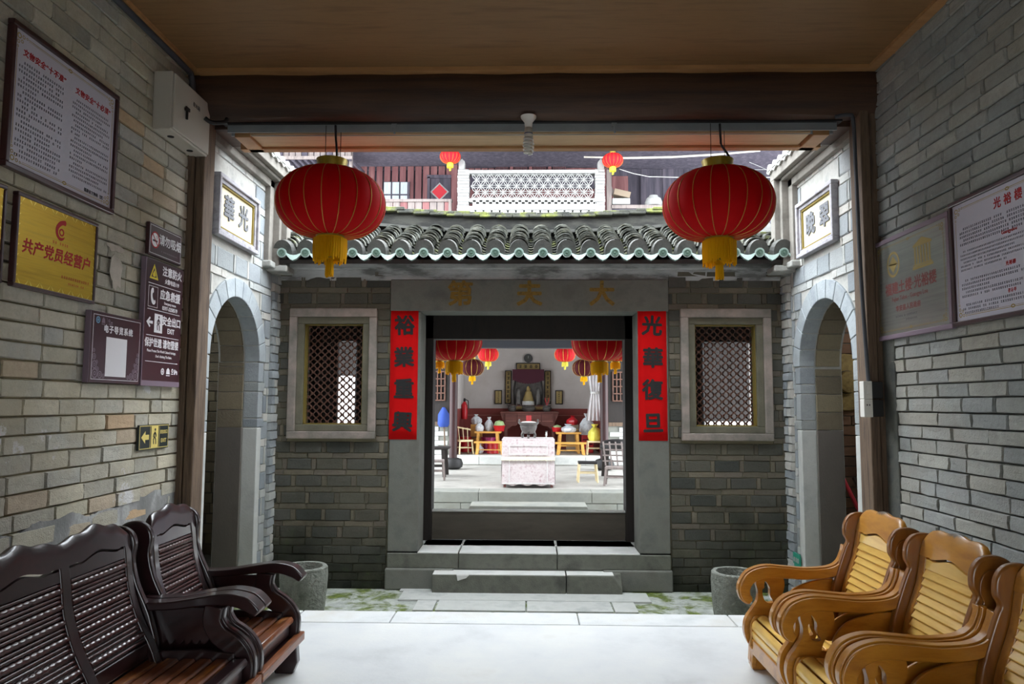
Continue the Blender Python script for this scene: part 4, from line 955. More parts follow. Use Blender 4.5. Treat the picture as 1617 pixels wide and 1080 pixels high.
for k, z0 in enumerate((.125, .0)):
    MB().box((-.0, -.042, z0), (.075, .018, z0+.115)).build('black_box', M['black'], sw, bevel=.004)
    pl = MB().box((-.06, -.045, z0-.004+.0), (-.0, .022, z0+.119)).build('plate', M['white_pl'], sw, bevel=.004)
    if k == 0: MB().box((-.04, -.051, z0+.03), (-.02, -.044, z0+.09)).build('rocker', M['white_pl'], pl, bevel=.002)
    else:
        for x in (-.042, -.026): MB().box((x, -.047, z0+.075), (x+.006, -.0445, z0+.085)).build('socket_slot', M['black'], pl)
# ------------------------------------------------------------------ stone mortars and other things in the court
M['mortar_stone'] = mat('rough_mortar_stone', ['#6c6f66', '#8a8d84', '#797b72'], 9, .95, 1., 38, world=True, bdist=.035)
def mortar(x, y, lab, lug):
    m_ = thing('stone_mortar', lab, 'mortar', (x, y, -.25), .3)
    wob = lambda a, z_: 1+.012*math.sin(5*a+8*z_)+.008*math.sin(11*a-5*z_)
    pr = [(.125, 0), (.15, .05), (.168, .16), (.178, .28), (.185, .40), (.182, .462), (.172, .47), (.145, .468), (.138, .44), (.125, .32), (.10, .22), (.05, .17), (.001, .16)]
    MB().lathe(pr, 40, wob=wob).build('bowl', M['mortar_stone'], m_, smooth=True)
    if lug: MB().lathe([(.001, -.03), (.03, -.02), (.036, .0), (.028, .04), (.012, .075), (.001, .08)], 12, Matrix.Translation((-.02, -.165, .30)) @ Matrix.Rotation(R(112), 4, 'X')).build('lug', M['mortar_stone'], m_, smooth=True)
    return m_
mortar(-1.765, 5.85, 'round stone mortar standing on the left of the sunken court', False); mortar(1.595, 5.80, 'round stone mortar with a nose-like lug on the right of the court', True)
M['green'] = mat('teal_sign_green', '#2e8f78', 4, .5, 0)
gs = thing('wall_sign', 'small teal green sign low on the right arch wall behind the armchair', 'sign', (2.44, 6.86, .08), R(-90)); MB().box((-.03, -.018, -.05), (.14, -.008, .08)).build('board', M['green'], gs)
for k in range(3): MB().box((-.01+.045*k, -.02, .0), (.02+.045*k, -.018, .04)).build('mark', M['whitewash'], gs)
for nm, lab, p, q, m_ in (('pole', 'wooden pole leaning inside the right passage', (2.95, 6.8, 0), (2.83, 7.24, 1.2), 'post'), ('pole', 'dark wooden pole leaning lower inside the right passage', (3.3, 6.7, 0), (3.14, 7.22, .8), 'beam'), ('broom_handle', 'red broom handle leaning inside the right passage', (3.06, 6.3, 0), (2.99, 7.1, .8), 'redpaper')):
    tag(MB().tube([p, q], .018, 8).build(nm, M[m_], smooth=True), lab, 'pole')
gg = thing('straw_hat', 'round straw hat hanging on the wall of the right passage', 'hat', (3.10, 7.24, 1.72)); T = Matrix.Rotation(R(90), 4, 'X')
M['straw'] = mat('brown_straw', ['#7a6234', '#a3874c'], 30, .8, .3); MB().lathe([(.28, 0), (.27, .015), (.11, .03), (.10, .10), (.001, .12)], 28, T).build('brim', M['straw'], gg, smooth=True)
MB().lathe([(.113, .028), (.108, .05), (.104, .05), (.1, .028)], 28, T, cap=False).build('band', M['darkwood'], gg, smooth=True)

# ------------------------------------------------------------------ ancestral hall furniture
M['brocade'] = mat('pinkish_brocade', [(.30, '#9a7d80'), (.40, '#b5a5a5'), (.55, '#c2b8b7'), (.70, '#af9d9d')], 20, .7, .4, 25, world=True, detail=8)
M['redwood'] = mat('red_brown_altar_wood', ['#5c332d', '#75443b'], 3, .6, .1, world=True, stretch=(1, 4, 4))
M['pine'] = mat('golden_pine', ['#c08a3c', '#d9a552'], 3, .5, .05, stretch=(1, 6, 6))
M['bamboo_y'] = mat('yellow_bamboo', ['#c9b587', '#e0d0a8'], 5, .5, .05)
M['gold_board'] = mat('dull_gold_board', '#a08a55', 4, .5, .05)
M['pewter'] = mat('pewter', ['#4c4a48', '#6d6a66'], 8, .4, .1, metal=.5)
M['ash'] = mat('pale_incense_ash', ['#b9b9b6', '#dadad8'], 12, .9, .3)
M['purple'] = mat('maroon_velvet', '#4b1a2b', 5, .8, .1)
M['plastic_clear'] = mat('greyish_plastic_bag', ['#9aa0a8', '#d6dade', '#b5bbc2'], 9, .25, .5, 15)
M['plastic_y'] = mat('yellow_bag', ['#c9bf3a', '#e4dc6a'], 8, .4, .4, 15)
M['plastic_r'] = mat('red_plastic', '#c01f28', 6, .35, .05)
M['plastic_g'] = mat('green_melon', ['#7d9a5a', '#a9c08a'], 6, .5, .05)
M['pink'] = mat('magenta_plastic', '#a02060', 6, .4, 0)
ot = thing('offering_table', 'square offering table under a pinkish brocade cloth in the hall doorway', 'table', (-.004, 11.9, .20))
for x in (-.385, .345):
    for y in (-.38, .34): MB().box((x, y, 0), (x+.04, y+.04, .70)).build('leg', M['redwood'], ot)
b = MB(); n = 28
for sx0, sy0, sx1, sy1 in ((-.41, -.41, .41, -.41), (.41, -.41, .41, .41), (.41, .41, -.41, .41), (-.41, .41, -.41, -.41)):
    o = len(b.v)
    for i in range(n+1):
        t = i/n; x, y = sx0+(sx1-sx0)*t, sy0+(sy1-sy0)*t; nx, ny = (sy1-sy0)/.82, -(sx1-sx0)/.82
        for z_ in (.73, .55, .30, .04): w_ = .010*math.sin(t*37+z_*9)*(.75-z_)+.012*(.73-z_); b.v.append((x+nx*w_, y+ny*w_, z_+(.012*math.sin(t*23) if z_ < .1 else 0)))
    for i in range(n):
        for j in range(3): a = o+i*4+j; b.f.append((a, a+1, a+5, a+4))
b.box((-.412, -.412, .728), (.412, .412, .742)); b.build('brocade_cloth', M['brocade'], ot, smooth=True)
for (x0, z0, x1, z1) in ((-.30, .65, .30, .66), (-.30, .51, .30, .52), (-.30, .51, -.29, .66), (.29, .51, .30, .66), (-.30, .07, -.29, .42), (.29, .07, .30, .42), (-.40, .06, .40, .075)): MB().box((x0, -.436, z0), (x1, -.43, z1)).build('woven_border', M['plaster'] if 0 else M['ash'], ot)
M['fringe'] = mat('pale_yellow_fringe', ['#d8cfae', '#efe8cc'], 30, .8, .3, stretch=(8, 1, 1)); b = MB()
for i in range(60): x = -.415+.83*i/60; b.box((x, -.452, .42+random.uniform(-.006, .006)), (x+.0125, -.436, .475))
tag(b.build('fringe', M['fringe'], ot), kind='stuff')
ce_ = thing('censer', 'pewter tripod censer heaped with ash on the brocade table', 'censer', (-.0, 11.85, .947))
MB().lathe([(.001, .08), (.07, .07), (.115, .12), (.14, .19), (.13, .20), (.165, .235), (.17, .25), (.15, .25), (.13, .225), (.001, .235)], 28).build('bowl', M['pewter'], ce_, smooth=True)
MB().lathe([(.15, .238), (.1, .262), (.001, .27)], 20).build('ash', M['ash'], ce_, smooth=True)
for k in range(3): a = 2.1*k+.5; MB().tube([(.09*math.cos(a), .09*math.sin(a), .11), (.12*math.cos(a), .12*math.sin(a), .05), (.11*math.cos(a), .11*math.sin(a), .0)], [.028, .022, .018], 8).build('foot', M['pewter'], ce_, smooth=True)
for s in (-1, 1): MB().box((s*.15-.012, -.03, .23), (s*.15+.012, .03, .30)).build('handle', M['pewter'], ce_, bevel=.006)
for k in range(7): MB().tube([(-.03+.011*k, 0, .26), (-.035+.013*k, .01, .36)], .003, 5).build('incense_stick', M['plastic_r'], ce_)
cdn = thing('candle_stand', 'little glass candle stand right of the pewter censer', 'candle', (.285, 11.85, .947)); MB().lathe([(.03, 0), (.028, .008), (.008, .015), (.012, .04), (.02, .05), (.012, .06), (.016, .085), (.001, .10)], 12).build('stem', M['ash'], cdn, smooth=True)
MB().lathe([(.018, .098), (.018, .112), (.001, .113)], 10).build('cup', M['pewter'], cdn, smooth=True)

al = thing('altar_table', 'long red brown altar table with four drawers against the red dado', 'table', (.02, 17.85, .385))
MB().box((-.70, -.3, .88), (.70, .3, .92)).build('top', M['redwood'], al, bevel=.01)
MB().box((-.60, -.28, .66), (.60, .28, .88)).build('case', M['redwood'], al)
for k in range(4): MB().box((-.58+.292*k, -.295, .68), (-.58+.292*k+.275, -.278, .86)).build('drawer', M['redwood'], al, bevel=.004); MB().box((-.57+.292*k, -.298, .69), (-.57+.292*k+.255, -.294, .70)).build('inlay', M['trimline'], al)
for x in (-.60, .54):
    for y in (-.28, .22): MB().box((x, y, 0), (x+.06, y+.06, .66)).build('leg', M['redwood'], al, bevel=.004)
for s in (-1, 1):
    pts = [(s*.54, .66), (s*.54, .48), (s*.46, .54), (s*.42, .58), (s*.32, .58), (s*.28, .63), (s*.16, .64), (s*.1, .66)]; MB().prism(pts, -.28, -.25, 'y').build('carved_apron', M['redwood'], al)
    pts = [(s*.70, .88), (s*.60, .88), (s*.60, .66), (s*.64, .72), (s*.67, .80)]; MB().prism(pts, -.26, -.22, 'y').build('bracket', M['redwood'], al)
sh = thing('shrine', 'dark wooden shrine with a maroon velvet canopy and seated figure above the altar', 'shrine', (-.01, 18.1, 1.305))
MB().box((-.42, -.18, 0), (.42, .18, .16)).build('plinth', M['redwood'], sh, bevel=.01); MB().box((-.38, -.2, .05), (.38, -.18, .12)).build('plinth_panel', M['gold_board'], sh)
for s in (-1, 1): MB().tube([(s*.33, -.1, .16), (s*.35, -.1, .5), (s*.31, -.1, .80)], .022, 8).build('carved_post', M['darkwood'], sh, smooth=True)
MB().box((-.34, .12, .16), (.34, .15, .9)).build('back_panel', M['pewter'], sh)
b = MB(); 
for i in range(40): x = -.385+.77*i/40; zb = .76-.08*math.sin(math.pi*i/39)+.01*math.sin(i*1.9); b.box((x, -.17+.012*(i % 2), zb), (x+.0195, -.10, 1.03))
tag(b.build('canopy', M['purple'], sh), kind='stuff')
MB().lathe([(.13, .16), (.14, .22), (.12, .28), (.09, .36), (.075, .42), (.045, .44), (.05, .50), (.03, .55), (.001, .57)], 18, Matrix.Translation((0, 0, .06))).build('seated_figure', M['gold_board'], sh, smooth=True)
MB().lathe([(.15, .16), (.15, .25), (.001, .26)], 18, Matrix.Translation((0, -.12, 0))).build('white_bowl', M['ash'], sh, smooth=True)
for s in (-1, 1):
    v = thing('altar_figure', 'dark guardian figure standing %s of the seated shrine figure' % ('left' if s < 0 else 'right'), 'figure', (s*.245-.01, 17.97, 1.47)); MB().lathe([(.07, 0), (.06, .1), (.075, .22), (.05, .28), (.055, .35), (.03, .40), (.001, .41)], 14).build('body', M['pewter'], v, smooth=True)
    MB().lathe([(.09, 0), (.09, .02), (.001, .02)], 12).build('base', M['darkwood'], v)
for x, r_, lab in ((-.40, .10, 'small dark pot on the altar left of the big censer'), (.44, .11, 'small grey jar on the altar right of the big censer'), (.0, .17, 'broad pewter censer standing in front of the shrine plinth')):
    v = thing('altar_pot', lab, 'pot', (x, 17.66, 1.305)); MB().lathe([(r_*.6, 0), (r_*.95, .05), (r_, .09), (r_*.8, .12), (r_*.9, .15), (r_*.8, .15), (r_*.7, .11), (.001, .10)], 18).build('pot_body', M['pewter'], v, smooth=True)
    if x > .3:
        for k in range(5): MB().tube([(.0, 0, .12), (-.1+.05*k, .0, .30+.03*(k % 2))], .008, 5).build('stem', M['plastic_r' if k % 2 else 'pewter'], v)
    else:
        for s in (-1, 1): MB().tube([(s*r_*.85, 0, .13), (s*r_*1.15, 0, .15), (s*r_*1.1, 0, .2)], .012, 6).build('handle', M['pewter'], v)
def marks(par, n, x0, z0, dx, dz, size, y, m, nm='lettering', rg=random.Random(5)):
    """rows of tiny illegible character-like strokes"""
    b = MB()
    for k in range(n):
        cx, cz = x0+dx*k, z0+dz*k; h = size/2; t = size*.07
        for q in range(3): zz = cz-h*.7+h*.7*q; w_ = h*rg.uniform(.5, .95); b.box((cx-w_, y-.001, zz-t), (cx+w_, y, zz+t))
        for q in range(2): xx = cx+rg.uniform(-.5, .5)*h; l = h*rg.uniform(.5, .95); b.box((xx-t, y-.001, cz-l), (xx+t, y, cz+l))
    return tag(b.build(nm, m, par), kind='stuff')
def board(name, lab, cx, cz, w_, h_, y, n, vert=True):
    t = thing(name, lab, 'plaque', (cx, y, cz)); MB().box((-w_/2, -.02, -h_/2), (w_/2, .01, h_/2)).build('frame', M['darkwood'], t, bevel=.008)
    e = .025; MB().box((-w_/2+e, -.024, -h_/2+e), (w_/2-e, -.019, h_/2-e)).build('gold_panel', M['gold_board'], t)
    s_ = min((h_-2*e)/n if vert else (w_-2*e)/n, (w_ if vert else h_)-2*e)*.72
    if vert: marks(t, n, 0, h_/2-e-(h_-2*e)/n/2, 0, -(h_-2*e)/n, s_, -.0245, M['ink'])
    else: marks(t, n, -w_/2+e+(w_-2*e)/n/2, 0, (w_-2*e)/n, 0, s_, -.0245, M['ink'])
board('plaque', 'horizontal gold plaque with four dark characters over the shrine', -.013, 2.42, .60, .18, 18.27, 4, False)
board('plaque', 'tall gold couplet plaque left of the shrine', -.51, 1.905, .165, .83, 18.27, 7); board('plaque', 'tall gold couplet plaque right of the shrine', .475, 1.905, .165, .83, 18.27, 7)
board('plaque', 'small gold plaque on the white wall far left of the shrine', -.755, 1.655, .19, .35, 18.27, 6); board('plaque', 'small gold plaque on the white wall far right of the shrine', .755, 1.655, .19, .35, 18.27, 6)
ck = thing('wall_clock', 'round dark wall clock above the horizontal gold plaque', 'clock', (-.013, 18.26, 2.625)); T = Matrix.Rotation(R(90), 4, 'X')
MB().lathe([(.10, -.02), (.105, .02), (.09, .03), (.088, .018), (.001, .018)], 28, T).build('rim', M['pvc_dark'], ck, smooth=True); MB().lathe([(.085, .02), (.001, .021)], 24, T).build('dial', M['blackstone2'], ck)
MB().box((-.004, -.03, 0), (.004, -.024, .06)).build('hand', M['ash'], ck)

def four_legs(par, w_, d_, h_, t, m, splay=0.0, nm='leg'):
    for sx in (-1, 1):
        for sy in (-1, 1): MB().tube([(sx*(w_/2-t+splay), sy*(d_/2-t+splay), 0), (sx*(w_/2-t), sy*(d_/2-t), h_)], t, 7).build(nm, m, par, smooth=True)
def stool(name, lab, x, y, z_, w_, h_, m, top=None, rz=0, cat='stool'):
    t = thing(name, lab, cat, (x, y, z_), rz); four_legs(t, w_, w_*.8, h_-.03, .018, m, .025)
    MB().box((-w_/2, -w_*.42, h_-.04), (w_/2, w_*.42, h_)).build('seat', top or m, t, bevel=.008)
    for s in (-1, 1): MB().tube([(-w_/2+.02, s*(w_*.4-.015), h_*.45), (w_/2-.02, s*(w_*.4-.015), h_*.45)], .012, 6).build('stretcher', m, t)
    return t
def bench(name, lab, x, y, z_, L, h_, d_, m, cat):
    t = thing(name, lab, cat, (x, y, z_)); MB().box((-L/2, -d_/2, h_-.04), (L/2, d_/2, h_)).build('top', m, t, bevel=.006)
    for sx in (-1, 1):
        for sy in (-1, 1): MB().prism([(sx*(L/2-.09), 0), (sx*(L/2-.03), 0), (sx*(L/2-.06), h_-.04), (sx*(L/2-.12), h_-.04)], sy*d_/2-.02, sy*d_/2+.02, 'y').build('leg', m, t)
    MB().box((-L/2+.1, -.015, h_*.3), (L/2-.1, .015, h_*.38)).build('stretcher', m, t)
    return t
ZU = .39
bench('work_table', 'golden pine table holding bags left of the brocade table', -.92, 16.75, ZU, .60, .48, .5, M['pine'], 'table'); bench('bench', 'low golden pine bench before the left pine table', -.85, 16.15, ZU, .68, .28, .2, M['pine'], 'bench')
bench('work_table', 'golden pine table holding bags right of the brocade table', .90, 16.75, ZU, .56, .47, .5, M['pine'], 'table'); bench('bench', 'low golden pine bench before the right pine table', .92, 16.15, ZU, .68, .27, .2, M['pine'], 'bench')
bc = stool('bamboo_chair', 'yellow bamboo chair with a slanting back beside the left column', -1.42, 16.2, ZU, .32, .31, M['bamboo_y'], rz=.5, cat='chair')
for k in range(4): MB().tube([(-.16+.1*k, .12, .31), (-.17+.11*k, .19, .56)], .012, 6).build('back_spindle', M['bamboo_y'], bc)
MB().tube([(-.2, .19, .60), (.24, .19, .52)], .018, 7).build('back_rail', M['bamboo_y'], bc)
stool('bamboo_stool', 'pale bamboo stool under the yellow bag at the right column', 1.46, 16.3, ZU, .34, .30, M['bamboo_y'])
stool('wooden_stool', 'old wooden stool with a dark seat right of the brocade table', .99, 12.45, .195, .31, .34, M['bamboo_y'], M['blackstone'])
stool('wooden_stool', 'old dark wooden stool at the left edge of the doorway view', -1.60, 12.6, .195, .32, .34, M['plank_grey'], rz=.1)
bench('side_table', 'dark side table at the left edge of the hall floor', -1.78, 13.3, .195, .7, .52, .45, M['darkwood'], 'table'); bench('side_table', 'dark table under a black cloth behind the grey slatted chair', 1.65, 13.2, .195, .72, .52, .5, M['darkwood'], 'table')
bk = MB().lathe([(.30, 0), (.31, .05), (.22, .13), (.10, .15), (.001, .15)], 16, Matrix.Translation((1.60, 13.2, .72)), wob=lambda a, z_: 1+.12*math.sin(3*a)); tag(bk.build('black_cloth', M['blackstone'], smooth=True), 'crumpled black cloth lying on the dark table by the right column', 'cloth')
gc = stool('slatted_chair', 'grey slatted chair with a leaning lattice back at the right edge of the hall', 1.40, 11.95, .195, .32, .30, M['plank_grey'], rz=-.2, cat='chair')
for k in range(4): MB().tube([(-.17+.1*k, .14, .30), (-.22+.1*k, .26, .68)], .014, 6).build('back_upright', M['plank_grey'], gc)
for k in range(4): MB().box((-.22, .15+.028*k, .36+.09*k), (.16, .165+.028*k, .385+.09*k)).build('back_slat', M['plank_grey'], gc)
def bag(name, lab, x, y, z_, r_, h_, m, cat='bag', seed=1):
    t = thing(name, lab, cat, (x, y, z_)); rg = random.Random(seed); p = [rg.uniform(0, 6) for _ in range(4)]
    MB().lathe([(r_*.8, 0), (r_, h_*.25), (r_*.95, h_*.55), (r_*.5, h_*.8), (r_*.18, h_*.88)], 18, wob=lambda a, z_: 1+.12*math.sin(3*a+p[0])+.08*math.sin(7*a+p[1]+9*z_)).build('sack', m, t, smooth=True)
    MB().lathe([(r_*.15, h_*.85), (r_*.3, h_*.95), (r_*.42, h_*1.06), (r_*.2, h_)], 12, cap=False, wob=lambda a, z_: 1+.3*math.sin(4*a+p[2])).build('knotted_neck', m, t, smooth=True)
    return t
TZ = ZU+.48
bag('plastic_bag', 'grey plastic bag on the left end of the left pine table', -1.12, 16.68, TZ, .095, .2, M['plastic_clear'], seed=1); bag('plastic_bag', 'puffed clear plastic bag in the middle of the left pine table', -.905, 16.85, TZ, .10, .30, M['plastic_clear'], seed=2)
rb = thing('basin', 'red plastic basin with a green melon on the left pine table', 'basin', (-.665, 16.68, TZ)); MB().lathe([(.10, 0), (.14, .12), (.15, .13), (.13, .12), (.09, .02), (.001, .02)], 22).build('bowl', M['plastic_r'], rb, smooth=True)
tag(MB().lathe([(.001, .03), (.09, .06), (.125, .14), (.09, .22), (.001, .25)], 16, Matrix.Translation((-.665, 16.68, TZ))).build('melon', M['plastic_g'], smooth=True), 'pale green melon sitting in the red basin', 'melon')
ob = thing('carton', 'orange carton standing behind the left pine table', 'box', (-1.22, 17.2, ZU)); MB().box((-.13, -.12, 0), (.13, .12, .62)).build('box_body', M['pine'], ob, bevel=.006); MB().box((-.125, -.13, .3), (.125, -.12, .34)).build('flap_seam', M['card'], ob)
bag('plastic_bag', 'dark grey bag on top of the orange carton', -1.23, 17.2, ZU+.62, .12, .22, M['plastic_clear'], seed=7)
for nm, lab, x, y, m_, w_, h_ in (('plastic_tub', 'magenta plastic tub under the left pine table', -.92, 16.85, 'pink', .17, .34), ('plastic_stool', 'red plastic stool standing under the left pine table', -.80, 16.45, 'plastic_r', .13, .24), ('plastic_stool', 'red plastic stool behind the bamboo chair', -1.45, 16.95, 'plastic_r', .14, .34)):
    t = thing(nm, lab, 'tub' if nm == 'plastic_tub' else 'stool', (x, y, ZU)); MB().lathe([(w_, 0), (w_*.85, h_-.03)], 16).build('body', M[m_], t, smooth=True); MB().lathe([(w_*1.0, h_-.04), (w_*1.0, h_), (.001, h_+.005)], 16).build('top', M[m_], t, smooth=True)
bag('plastic_bag', 'white plastic bag under the left low bench', -1.09, 16.42, ZU, .085, .2, M['plastic_clear'], seed=8)
bag('plastic_bag', 'long clear plastic bag spread over the right pine table', .89, 16.62, TZ-.01, .17, .17, M['plastic_clear'], seed=3); bag('plastic_bag', 'yellow bag standing on the pale bamboo stool', 1.46, 16.3, ZU+.30, .16, .34, M['plastic_y'], seed=4)
bag('plastic_bag', 'grey bag with a tall twisted neck behind the yellow bag', 1.34, 16.9, ZU+.40, .17, .46, M['plastic_clear'], seed=5); bag('plastic_bag', 'red bag lying on the brown carton behind the right pine table', 1.03, 17.2, ZU+.62, .13, .2, M['plastic_r'], seed=6)
ob = thing('carton', 'brown carton standing behind the right pine table', 'box', (1.02, 17.2, ZU)); MB().box((-.14, -.12, 0), (.14, .12, .62)).build('box_body', M['card'], ob, bevel=.006); MB().box((-.13, -.13, .5), (.13, -.12, .52)).build('flap_seam', M['pine'], ob)
ob = thing('crate', 'red crate holding up the grey bag by the right column', 'crate', (1.34, 16.9, ZU)); MB().box((-.13, -.13, 0), (.13, .13, .40)).build('crate_body', M['plastic_r'], ob, bevel=.01)
for k in range(3): MB().box((-.11, -.136, .08+.1*k), (.11, -.13, .11+.1*k)).build('crate_slot', M['purple'], ob)
rb = thing('basin', 'red plastic basin with greens left of the clear bag, right pine table', 'basin', (.655, 16.86, TZ-.01)); MB().lathe([(.10, 0), (.13, .10), (.12, .10), (.09, .02), (.001, .02)], 22).build('bowl', M['plastic_r'], rb, smooth=True); MB().lathe([(.10, .08), (.09, .13), (.001, .16)], 14).build('greens', M['plastic_g'], rb, smooth=True)
fe = thing('fire_extinguisher', 'red fire extinguisher on the short left hall wall', 'extinguisher', (-1.54, 17.6, 1.12)); MB().lathe([(.07, 0), (.075, .02), (.075, .33), (.04, .40), (.02, .42), (.001, .42)], 18).build('cylinder_body', M['plastic_r'], fe, smooth=True)
MB().lathe([(.025, .42), (.03, .44), (.02, .50), (.001, .50)], 12).build('valve', M['black'], fe); MB().tube([(.02, -.02, .47), (.09, -.03, .44), (.10, -.03, .25)], .012, 6).build('hose', M['black'], fe)
mp = thing('mop', 'mop with a blue head leaning on the left side room wall', 'mop', (-1.83, 15.75, .19)); MB().tube([(.06, -.05, 0), (0, .08, 1.1)], .018, 7).build('handle', M['post'], mp, smooth=True)
M['blue'] = mat('blue_cloth', '#23408c', 5, .8, .2); MB().lathe([(.03, 0), (.12, -.15), (.13, -.36), (.09, -.42), (.001, -.42)], 12, Matrix.Translation((0, .05, 1.22)), wob=lambda a, z_: 1+.12*math.sin(6*a)).build('mop_head', M['blue'], mp, smooth=True)
cu = thing('curtain', 'white curtain tied in the middle at the right end of the hall', 'curtain', (1.50, 16.6, 1.12)); b = MB(); n = 30
for i in range(n+1):
    t = i/n
    for z_ in [1.45-1.45*k/12 for k in range(13)]:
        q = abs(z_-.62)/.8; w_ = .10+.12*min(1, q)**.8; b.v.append((-w_+2*w_*t, .03*math.sin(t*28)*(.4+min(1, q)), z_))
for i in range(n):
    for j in range(12): a = i*13+j; b.f.append((a, a+1, a+14, a+13))
b.build('cloth', M.setdefault('white_cloth', mat('white_cotton', '#e6e4e6', 4, .8, .05)), cu, smooth='all'); MB().lathe([(.10, .60), (.105, .62), (.10, .65)], 12, cap=False).build('tie', M['ash'], cu)
# ------------------------------------------------------------------ signs, posters, couplets, tablets
M['frame_red'] = mat('dark_maroon_frame', ['#2c0f12', '#3a1518'], 6, .4, .05, coat=.3)
M['paper'] = mat('pale_lilac_poster_paper', '#bcb8c4', 3, .5, 0)
M['print_grey'] = mat('grey_print', '#3c3b42', 3, .8, 0); M['print_red'] = mat('red_print', '#a8262b', 3, .8, 0)
M['print_gold'] = mat('gold_print', '#a08a4a', 3, .6, 0, metal=.2); M['print_white'] = mat('white_print', '#e4e1e4', 3, .7, 0)
M['brass'] = mat('brushed_brass', [(.3, '#a08018'), (.5, '#b8961f'), (.7, '#a68a24')], 2.5, .38, .05, 120, stretch=(1, 30, 30), metal=.55)
M['silver'] = mat('brushed_silver_plate', [(.3, '#8b8c86'), (.7, '#a5a69f')], 2.5, .32, .05, 120, stretch=(1, 30, 30), metal=.7)
M['sign_brown'] = mat('deep_plum_sign', '#3a1a22', 3, .35, 0, coat=.3); M['sign_edge'] = mat('mauve_sign_edge', '#7d6b78', 3, .5, 0)
M['yellow'] = mat('warning_yellow', '#d8c21c', 3, .6, 0); M['sign_dark'] = mat('black_green_sign', '#182320', 3, .4, 0); M['sign_lum'] = mat('cream_luminous_print', '#d8c36e', 3, .6, 0)
M['red_sheet'] = mat('bright_red_couplet_paper', [(.3, '#c4090c'), (.7, '#d40d0f')], 4, .9, .1, 20, world=True, spec=.15)
M['cream'] = mat('cream_tablet', ['#cfc6a4', '#ded6b8'], 4, .85, .1, world=True); M['tab_char'] = mat('grey_relief_character', '#6c6e72', 6, .8, .2)
M['tab_frame'] = mat('weathered_tablet_frame', ['#8d8b92', '#a6a4a8', '#7d7a80'], 9, .8, .3, 40, world=True)
def fl(par, nm, m, pts, y, t=.0006):
    """flat print: outlines in local x,z"""
    b = MB()
    for p in pts: b.prism(p, y-t, y, 'y')
    return b.build(nm, m, par)
def rc(x0, z0, x1, z1): return [(x0, z0), (x1, z0), (x1, z1), (x0, z1)]
def ring(cx, cz, ro, ri, n=20, sx=1.): 
    out = []
    for i in range(n):
        a, b = 2*math.pi*i/n, 2*math.pi*(i+1)/n
        out.append([(cx+ro*sx*math.cos(a), cz+ro*math.sin(a)), (cx+ro*sx*math.cos(b), cz+ro*math.sin(b)), (cx+ri*sx*math.cos(b), cz+ri*math.sin(b)), (cx+ri*sx*math.cos(a), cz+ri*math.sin(a))])
    return out
def stroke(pts, w_):
    return ribbon([Vector(p) for p in pts], [w_, w_])
def disc(cx, cz, r_, n=16): return [(cx+r_*math.cos(2*math.pi*i/n), cz+r_*math.sin(2*math.pi*i/n)) for i in range(n)]
def frame4(par, w_, h_, e, y0, y1, m, nm='frame_rail', bevel=.005):
    for a in ((-w_/2, -h_/2, w_/2, -h_/2+e), (-w_/2, h_/2-e, w_/2, h_/2), (-w_/2, -h_/2+e, -w_/2+e, h_/2-e), (w_/2-e, -h_/2+e, w_/2, h_/2-e)):
        MB().box((a[0], y0, a[1]), (a[2], y1, a[3])).build(nm, m, par, bevel=bevel)
def prose(par, x0, x1, ztop, rows, dz, size, y, m, seed, indent=True, dens=1.):
    """illegible small print: rows of tiny character-like strokes"""
    rg = random.Random(seed); b = MB()
    def q(a, c, d, e): o = len(b.v); b.v += [(a, y, c), (d, y, c), (d, y, e), (a, y, e)]; b.f.append((o, o+1, o+2, o+3))
    for r in range(rows):
        z_ = ztop-dz*r; x = x0+(size*2.2 if indent and r % 3 == 0 else 0); end = x1 if r % 3 != 2 else x0+(x1-x0)*rg.uniform(.25, .9)
        while x+size < end:
            if rg.random() > .06:
                h = size*.46; t = size*.07
                for k in range(3): w_ = h*rg.uniform(.4, .95); zz = z_-h*.75+h*.75*k; q(x+h-w_, zz-t, x+h+w_, zz+t)
                for k in range(2): xx = x+h+rg.uniform(-.6, .6)*h; l = h*rg.uniform(.5, 1); q(xx-t, z_-l, xx+t, z_+l)
            x += size*1.12
    return tag(b.build('small_print', m, par), kind='stuff')
def corner_scrolls(par, w_, h_, s_, y, m):
    L = []
    for sx in (-1, 1):
        for sz in (-1, 1):
            cx, cz = sx*(w_/2), sz*(h_/2)
            for (dx, dz, r_) in ((.22, .22, .20), (.62, .16, .13), (.16, .62, .13), (.95, .12, .09), (.12, .95, .09), (.5, .5, .12)):
                L += ring(cx-sx*dx*s_, cz-sz*dz*s_, r_*s_, r_*s_*.62, 10)
    for sz in (-1, 1): L.append(rc(-w_/2+s_*1.1, sz*h_/2-sz*.10*s_-.0015, w_/2-s_*1.1, sz*h_/2-sz*.10*s_+.0015)); L.append(rc(-w_/2+s_*1.1, sz*h_/2-sz*.2*s_-.0008, w_/2-s_*1.1, sz*h_/2-sz*.2*s_+.0008)); L += ring(0, sz*h_/2-sz*.15*s_, .14*s_, .07*s_, 10, 1.6)
    for sx in (-1, 1): L.append(rc(sx*w_/2-sx*.10*s_-.0015, -h_/2+s_*1.1, sx*w_/2-sx*.10*s_+.0015, h_/2-s_*1.1))
    return tag(fl(par, 'scroll_border', m, L, y), kind='stuff')
LW, RW = R(90), R(-90)
